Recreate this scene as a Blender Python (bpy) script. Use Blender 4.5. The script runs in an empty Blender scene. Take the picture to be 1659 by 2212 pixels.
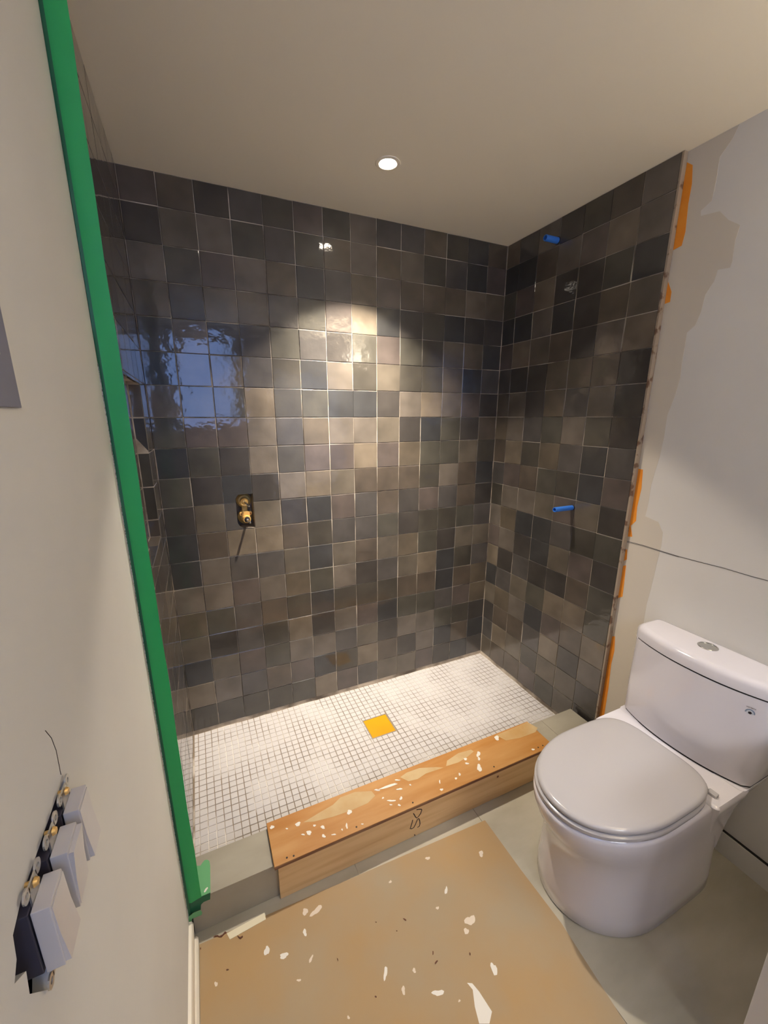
import bpy, bmesh, math, random
from mathutils import Vector, Matrix
R = random.Random(11)
C = bpy.context.scene.collection
sc = bpy.context.scene
TILE_GAIN = 1.45
U = 0.127                       # one wall-tile pitch (5 in), metres
def X(c): return c*U
def Z(r): return (r+14.33)*U
YB_ = X(-21.0)
# ------------------------------------------------------------- camera
cd = bpy.data.cameras.new('camera'); cam = bpy.data.objects.new('camera', cd); C.objects.link(cam)
rv = Vector((0.9128597, -0.40826998, -0.00167295)); uv = Vector((0.10277859, 0.22583536, 0.96872852)); wv = Vector((0.39512496, 0.88448517, -0.24811741))
M = Matrix((rv, uv, -wv)).transposed().to_4x4(); M.translation = Vector((X(-6.6959), X(-15.151), Z(-2.00268)))
cam.matrix_world = M
cd.sensor_fit = 'HORIZONTAL'; cd.sensor_width = 36; cd.lens = 869.978/1659*36
cd.shift_x = (829.5-818.595)/1659; cd.shift_y = (1124.362-1106)/1659
cd.clip_start = 0.02
sc.camera = cam
# ------------------------------------------------------------- exposure, world, main lights
sc.view_settings.view_transform = 'Standard'; sc.view_settings.look = 'None'
sc.view_settings.gamma = 1; sc.view_settings.use_curve_mapping = False
sc.view_settings.exposure = 0.1
w = bpy.data.worlds.new('world'); sc.world = w; w.use_nodes = True
bg = w.node_tree.nodes['Background']; bg.inputs[0].default_value = (0.30, 0.47, 1.0, 1); bg.inputs[1].default_value = 6.5
def light(name, kind, loc, rot, energy, color, **k):
    l = bpy.data.lights.new(name, kind); l.energy = energy; l.color = color
    for a, b in k.items(): setattr(l, a, b)
    o = bpy.data.objects.new(name, l); o.location = loc; o.rotation_euler = rot; C.objects.link(o); return o
LX, LY, LZ = X(-1.0), X(-3.05), Z(4.87)
beam = light('downlight_beam', 'SPOT', (LX, LY, LZ-0.012), (0, 0, 0), 250, (1.0, 0.89, 0.76), spot_size=math.radians(97), spot_blend=0.14, shadow_soft_size=0.024)
# beam strength weighted towards the back wall, added to brighten its tiles
AIMY, AIMZ = math.sin(math.radians(24)), -math.cos(math.radians(24))
beam.data.use_nodes = True; _b = beam.data.node_tree; _e = _b.nodes['Emission']
_c = _b.nodes.new('ShaderNodeTexCoord'); _d = _b.nodes.new('ShaderNodeVectorMath'); _d.operation = 'DOT_PRODUCT'; _d.inputs[1].default_value = (0, AIMY, AIMZ); _r = _b.nodes.new('ShaderNodeMapRange'); _r.interpolation_type = 'SMOOTHSTEP'
_r.inputs[1].default_value = 0.76; _r.inputs[2].default_value = 1.0; _r.inputs[3].default_value = 0.52; _r.inputs[4].default_value = 1.8
_s = _b.nodes.new('ShaderNodeSeparateXYZ'); _a = _b.nodes.new('ShaderNodeMath'); _a.operation = 'ABSOLUTE'; _q = _b.nodes.new('ShaderNodeMapRange'); _m = _b.nodes.new('ShaderNodeMath'); _m.operation = 'MULTIPLY'
_q.inputs[1].default_value = 0.68; _q.inputs[2].default_value = 0.93; _q.inputs[3].default_value = 0.22; _q.inputs[4].default_value = 1.0
_b.links.new(_c.outputs['Normal'], _s.inputs[0]); _b.links.new(_s.outputs['Z'], _a.inputs[0]); _b.links.new(_a.outputs[0], _q.inputs[0])
_b.links.new(_c.outputs['Normal'], _d.inputs[0]); _b.links.new(_d.outputs['Value'], _r.inputs[0]); _b.links.new(_r.outputs[0], _m.inputs[0]); _b.links.new(_q.outputs[0], _m.inputs[1]); _b.links.new(_m.outputs[0], _e.inputs['Strength'])
pt = light('window_portal', 'AREA', (X(-5.2), X(-20.95), Z(1.0)), (math.pi/2, 0, math.pi), 1, (1, 1, 1), shape='RECTANGLE', size=0.64, size_y=0.95)
pt.data.cycles.is_portal = True
# fill uplight added behind the camera to brighten the ceiling
light('fill_uplight_glow', 'AREA', (X(6.12)-.10, X(-18.2), Z(1.9)+.011), (math.pi, 0, math.pi/2), 20, (1.0, 0.90, 0.77), shape='RECTANGLE', size=0.40, size_y=0.10)
# fill light added in the unseen hall, brightens the toilet's near side
light('hall_fill_glow', 'AREA', (X(2.6), YB_-.62, Z(4.87)-.03), (math.radians(18), 0, 0), 34, (0.92, 0.94, 1.0), shape='RECTANGLE', size=0.9, size_y=0.35)
# ------------------------------------------------------------- materials
MATS = {}
def mat(name, col, rough=0.5, metal=0.0, bump=None, var=None, coat=0.0, trans=None, emit=None, spec=0.5):
    if name in MATS: return MATS[name]
    m = bpy.data.materials.new(name); m.use_nodes = True; nt = m.node_tree; b = nt.nodes['Principled BSDF']
    b.inputs['Base Color'].default_value = (*col, 1); b.inputs['Roughness'].default_value = rough; b.inputs['Metallic'].default_value = metal
    b.inputs['Coat Weight'].default_value = coat; b.inputs['Specular IOR Level'].default_value = spec
    tc = nt.nodes.new('ShaderNodeTexCoord')
    if var:      # (scale, colour 2, lo, hi [, stretch])
        n = nt.nodes.new('ShaderNodeTexNoise'); n.inputs['Scale'].default_value = var[0]; n.inputs['Detail'].default_value = 6
        mp = nt.nodes.new('ShaderNodeMapping'); nt.links.new(tc.outputs['Object'], mp.inputs[0])
        if len(var) > 4: mp.inputs['Scale'].default_value = var[4]
        nt.links.new(mp.outputs[0], n.inputs['Vector'])
        r = nt.nodes.new('ShaderNodeValToRGB'); r.color_ramp.elements[0].position = var[2]; r.color_ramp.elements[1].position = var[3]
        r.color_ramp.elements[0].color = (*col, 1); r.color_ramp.elements[1].color = (*var[1], 1)
        nt.links.new(n.outputs['Fac'], r.inputs[0]); nt.links.new(r.outputs[0], b.inputs['Base Color'])
    if bump:     # (scale, strength, distance)
        n = nt.nodes.new('ShaderNodeTexNoise'); n.inputs['Scale'].default_value = bump[0]; n.inputs['Detail'].default_value = 3
        nt.links.new(tc.outputs['Object'], n.inputs['Vector'])
        bp = nt.nodes.new('ShaderNodeBump'); bp.inputs['Strength'].default_value = bump[1]; bp.inputs['Distance'].default_value = bump[2]
        nt.links.new(n.outputs['Fac'], bp.inputs['Height']); nt.links.new(bp.outputs[0], b.inputs['Normal'])
    if emit: b.inputs['Emission Color'].default_value = (*emit[0], 1); b.inputs['Emission Strength'].default_value = emit[1]
    if trans is not None:
        t = nt.nodes.new('ShaderNodeBsdfTranslucent'); t.inputs[0].default_value = (*col, 1); mx = nt.nodes.new('ShaderNodeMixShader'); mx.inputs[0].default_value = trans
        nt.links.new(b.outputs[0], mx.inputs[1]); nt.links.new(t.outputs[0], mx.inputs[2]); nt.links.new(mx.outputs[0], nt.nodes['Material Output'].inputs[0])
    MATS[name] = m; return m
drywall = mat('drywall', (0.68, 0.655, 0.60), 0.75, bump=(90, 0.15, 0.0006), var=(2.2, (0.72, 0.695, 0.64), 0.35, 0.65), spec=0.25)
ceil_m = mat('ceiling_paint', (0.90, 0.82, 0.65), 0.9, bump=(140, 0.1, 0.0004), spec=0.1)
comp_m = mat('joint_compound', (0.63, 0.575, 0.48), 0.85, spec=0.15)
orange = mat('orange_primer', (0.80, 0.26, 0.015), 0.6, var=(14, (0.84, 0.32, 0.03), 0.35, 0.7))
white_trim = mat('cream_trim_paint', (0.74, 0.68, 0.56), 0.4)
grout = mat('wall_grout', (0.58, 0.50, 0.40), 0.85, var=(7, (0.16, 0.13, 0.10), 0.42, 0.62))
fgrout = mat('floor_grout', (0.20, 0.15, 0.10), 0.9, var=(5.5, (0.66, 0.61, 0.54), 0.47, 0.63))
slab = mat('pale_stone_tile', (0.27, 0.24, 0.18), 0.35, var=(3.0, (0.36, 0.33, 0.26), 0.35, 0.7, (1, 2.5, 1)), bump=(6, 0.1, 0.002))
ftile = mat('pale_floor_tile', (0.37, 0.335, 0.25), 0.4, var=(3.0, (0.50, 0.46, 0.365), 0.35, 0.7, (1, 2.5, 1)), bump=(6, 0.1, 0.002))
plyw = mat('plywood_top', (0.38, 0.155, 0.025), 0.5, var=(5, (0.50, 0.27, 0.09), 0.35, 0.68, (0.5, 3, 3)), bump=(60, 0.12, 0.0008))
plyf = mat('plywood_front', (0.68, 0.46, 0.23), 0.6, var=(6, (0.52, 0.30, 0.13), 0.45, 0.75, (0.35, 2, 5)), bump=(70, 0.12, 0.0008))
plye = mat('plywood_edge', (0.17, 0.07, 0.03), 0.8, var=(20, (0.26, 0.14, 0.07), 0.4, 0.6, (0.3, 1, 6)))
putty = mat('pale_putty', (0.50, 0.36, 0.18), 0.6, var=(9, (0.44, 0.26, 0.09), 0.4, 0.7))
paintw = mat('white_paint_spot', (0.74, 0.70, 0.62), 0.5)
faintw = mat('dried_paint_spot', (0.68, 0.58, 0.46), 0.6)
darkm = mat('dark_screw_steel', (0.03, 0.022, 0.018), 0.5, 0.4)
inkm = mat('black_marker', (0.02, 0.01, 0.01), 0.6)
card = mat('tan_fibreboard', (0.38, 0.245, 0.11), 0.7, var=(2.6, (0.345, 0.27, 0.17), 0.38, 0.62), bump=(40, 0.1, 0.0006))
masking = mat('cream_masking_tape', (0.70, 0.64, 0.46), 0.6)
green = mat('green_tape', (0.03, 0.44, 0.13), 0.45, trans=0.22, bump=(18, 0.3, 0.002))
greenp = mat('green_tape_pale', (0.12, 0.36, 0.15), 0.5, bump=(60, 0.2, 0.001))
greend = mat('green_tape_dark', (0.008, 0.11, 0.05), 0.5)  # doubled tape edge; also carries the curb-front shade in its colour
china = mat('glazed_china', (0.72, 0.69, 0.72), 0.12, coat=0.4, spec=0.5)
seatm = mat('seat_plastic', (0.46, 0.44, 0.44), 0.16)
seam = mat('seam_shade', (0.01, 0.008, 0.006), 0.8)  # near-black colour standing for shade inside narrow gaps
chrome = mat('chrome', (0.62, 0.62, 0.60), 0.18, 1.0)
brass = mat('brass', (0.80, 0.50, 0.16), 0.35, 0.5)
brassb = mat('rough_brass', (0.66, 0.48, 0.17), 0.45, 0.3)
rubber = mat('black_rubber', (0.012, 0.012, 0.014), 0.5)
bluem = mat('blue_plastic', (0.03, 0.17, 0.62), 0.4)
hole_m = mat('dark_cavity', (0.035, 0.022, 0.012), 0.9)
boxm = mat('dark_wall_box', (0.010, 0.013, 0.028), 0.8)
steel = mat('galvanised_steel', (0.60, 0.57, 0.50), 0.35, 0.8)
swp = mat('switch_plastic', (0.62, 0.58, 0.55), 0.35)
swb = mat('switch_body_plastic', (0.05, 0.045, 0.06), 0.5)
mosm = mat('white_mosaic', (0.48, 0.455, 0.44), 0.3)
yel = mat('yellow_plastic', (0.56, 0.27, 0.0), 0.4, var=(3, (0.50, 0.24, 0.0), 0.4, 0.6))
trimm = mat('tan_edge_strip', (0.33, 0.265, 0.195), 0.5, 0.0, var=(22, (0.13, 0.07, 0.04), 0.55, 0.62))
bluegrey = mat('blue_grey_patch', (0.20, 0.20, 0.25), 0.6)
woodd = mat('brown_debris', (0.11, 0.04, 0.02), 0.8)
lens_m = mat('lamp_lens', (1, 1, 1), 0.5, emit=((1.0, 0.88, 0.74), 60))
lens2_m = mat('fill_uplight_lens', (1, 1, 1), 0.5, emit=((1.0, 0.88, 0.74), 9))  # glowing face of the added fill uplight
doorm = mat('white_cabinet', (0.70, 0.68, 0.68), 0.35)
glass = bpy.data.materials.new('window_glass'); glass.use_nodes = True
_n = glass.node_tree; _t = _n.nodes.new('ShaderNodeBsdfTransparent'); _g = _n.nodes.new('ShaderNodeBsdfGlossy'); _g.inputs['Roughness'].default_value = 0.03
_m = _n.nodes.new('ShaderNodeMixShader'); _m.inputs[0].default_value = 0.06
_n.links.new(_t.outputs[0], _m.inputs[1]); _n.links.new(_g.outputs[0], _m.inputs[2]); _n.links.new(_m.outputs[0], _n.nodes['Material Output'].inputs[0])
# glazed wall tile: colour from the object's own random number, handmade wavy glaze
tilem = bpy.data.materials.new('charcoal_glaze'); tilem.use_nodes = True; nt = tilem.node_tree; b = nt.nodes['Principled BSDF']
oi = nt.nodes.new('ShaderNodeObjectInfo'); rp = nt.nodes.new('ShaderNodeValToRGB'); rp.color_ramp.interpolation = 'CONSTANT'
cols = [(0.030, 0.028, 0.024), (0.060, 0.053, 0.044), (0.021, 0.022, 0.024), (0.046, 0.038, 0.031), (0.084, 0.071, 0.056), (0.036, 0.035, 0.030), (0.050, 0.042, 0.040), (0.070, 0.062, 0.055), (0.026, 0.024, 0.023), (0.056, 0.047, 0.036), (0.040, 0.038, 0.038)]
e = rp.color_ramp.elements
while len(e) < len(cols): e.new(0.5)
for i, c in enumerate(cols): e[i].position = i/len(cols); e[i].color = (c[0]*TILE_GAIN*1.06, c[1]*TILE_GAIN, c[2]*TILE_GAIN*.9, 1)
nt.links.new(oi.outputs['Random'], rp.inputs[0])
tc = nt.nodes.new('ShaderNodeTexCoord'); ad = nt.nodes.new('ShaderNodeVectorMath'); ad.operation = 'ADD'; sm = nt.nodes.new('ShaderNodeVectorMath'); sm.operation = 'SCALE'
sm.inputs['Scale'].default_value = 30; cmb = nt.nodes.new('ShaderNodeCombineXYZ')
for k in range(3): nt.links.new(oi.outputs['Random'], cmb.inputs[k])
nt.links.new(cmb.outputs[0], sm.inputs[0]); nt.links.new(tc.outputs['Object'], ad.inputs[0]); nt.links.new(sm.outputs[0], ad.inputs[1])
n1 = nt.nodes.new('ShaderNodeTexNoise'); n1.inputs['Scale'].default_value = 9; n1.inputs['Detail'].default_value = 2; nt.links.new(ad.outputs[0], n1.inputs['Vector'])
mx = nt.nodes.new('ShaderNodeMix'); mx.data_type = 'RGBA'; mx.blend_type = 'MULTIPLY'; mr = nt.nodes.new('ShaderNodeMapRange'); mr.inputs[1].default_value = 0.3; mr.inputs[2].default_value = 0.7; mr.inputs[3].default_value = 0.78; mr.inputs[4].default_value = 1.25
nt.links.new(n1.outputs['Fac'], mr.inputs[0]); mx.inputs[0].default_value = 1.0
nt.links.new(rp.outputs[0], mx.inputs[6]); nt.links.new(mr.outputs[0], mx.inputs[7]); nt.links.new(mx.outputs[2], b.inputs['Base Color'])
n2 = nt.nodes.new('ShaderNodeTexNoise'); n2.inputs['Scale'].default_value = 14; n2.inputs['Detail'].default_value = 3; nt.links.new(ad.outputs[0], n2.inputs['Vector'])
bp = nt.nodes.new('ShaderNodeBump'); bp.inputs['Strength'].default_value = 0.36; bp.inputs['Distance'].default_value = 0.004
nt.links.new(n2.outputs['Fac'], bp.inputs['Height']); nt.links.new(bp.outputs[0], b.inputs['Normal'])
b.inputs['Roughness'].default_value = 0.42; b.inputs['Specular IOR Level'].default_value = 0.35
b.inputs['Coat Roughness'].default_value = 0.06
nt.links.new(bp.outputs[0], b.inputs['Coat Normal'])
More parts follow.
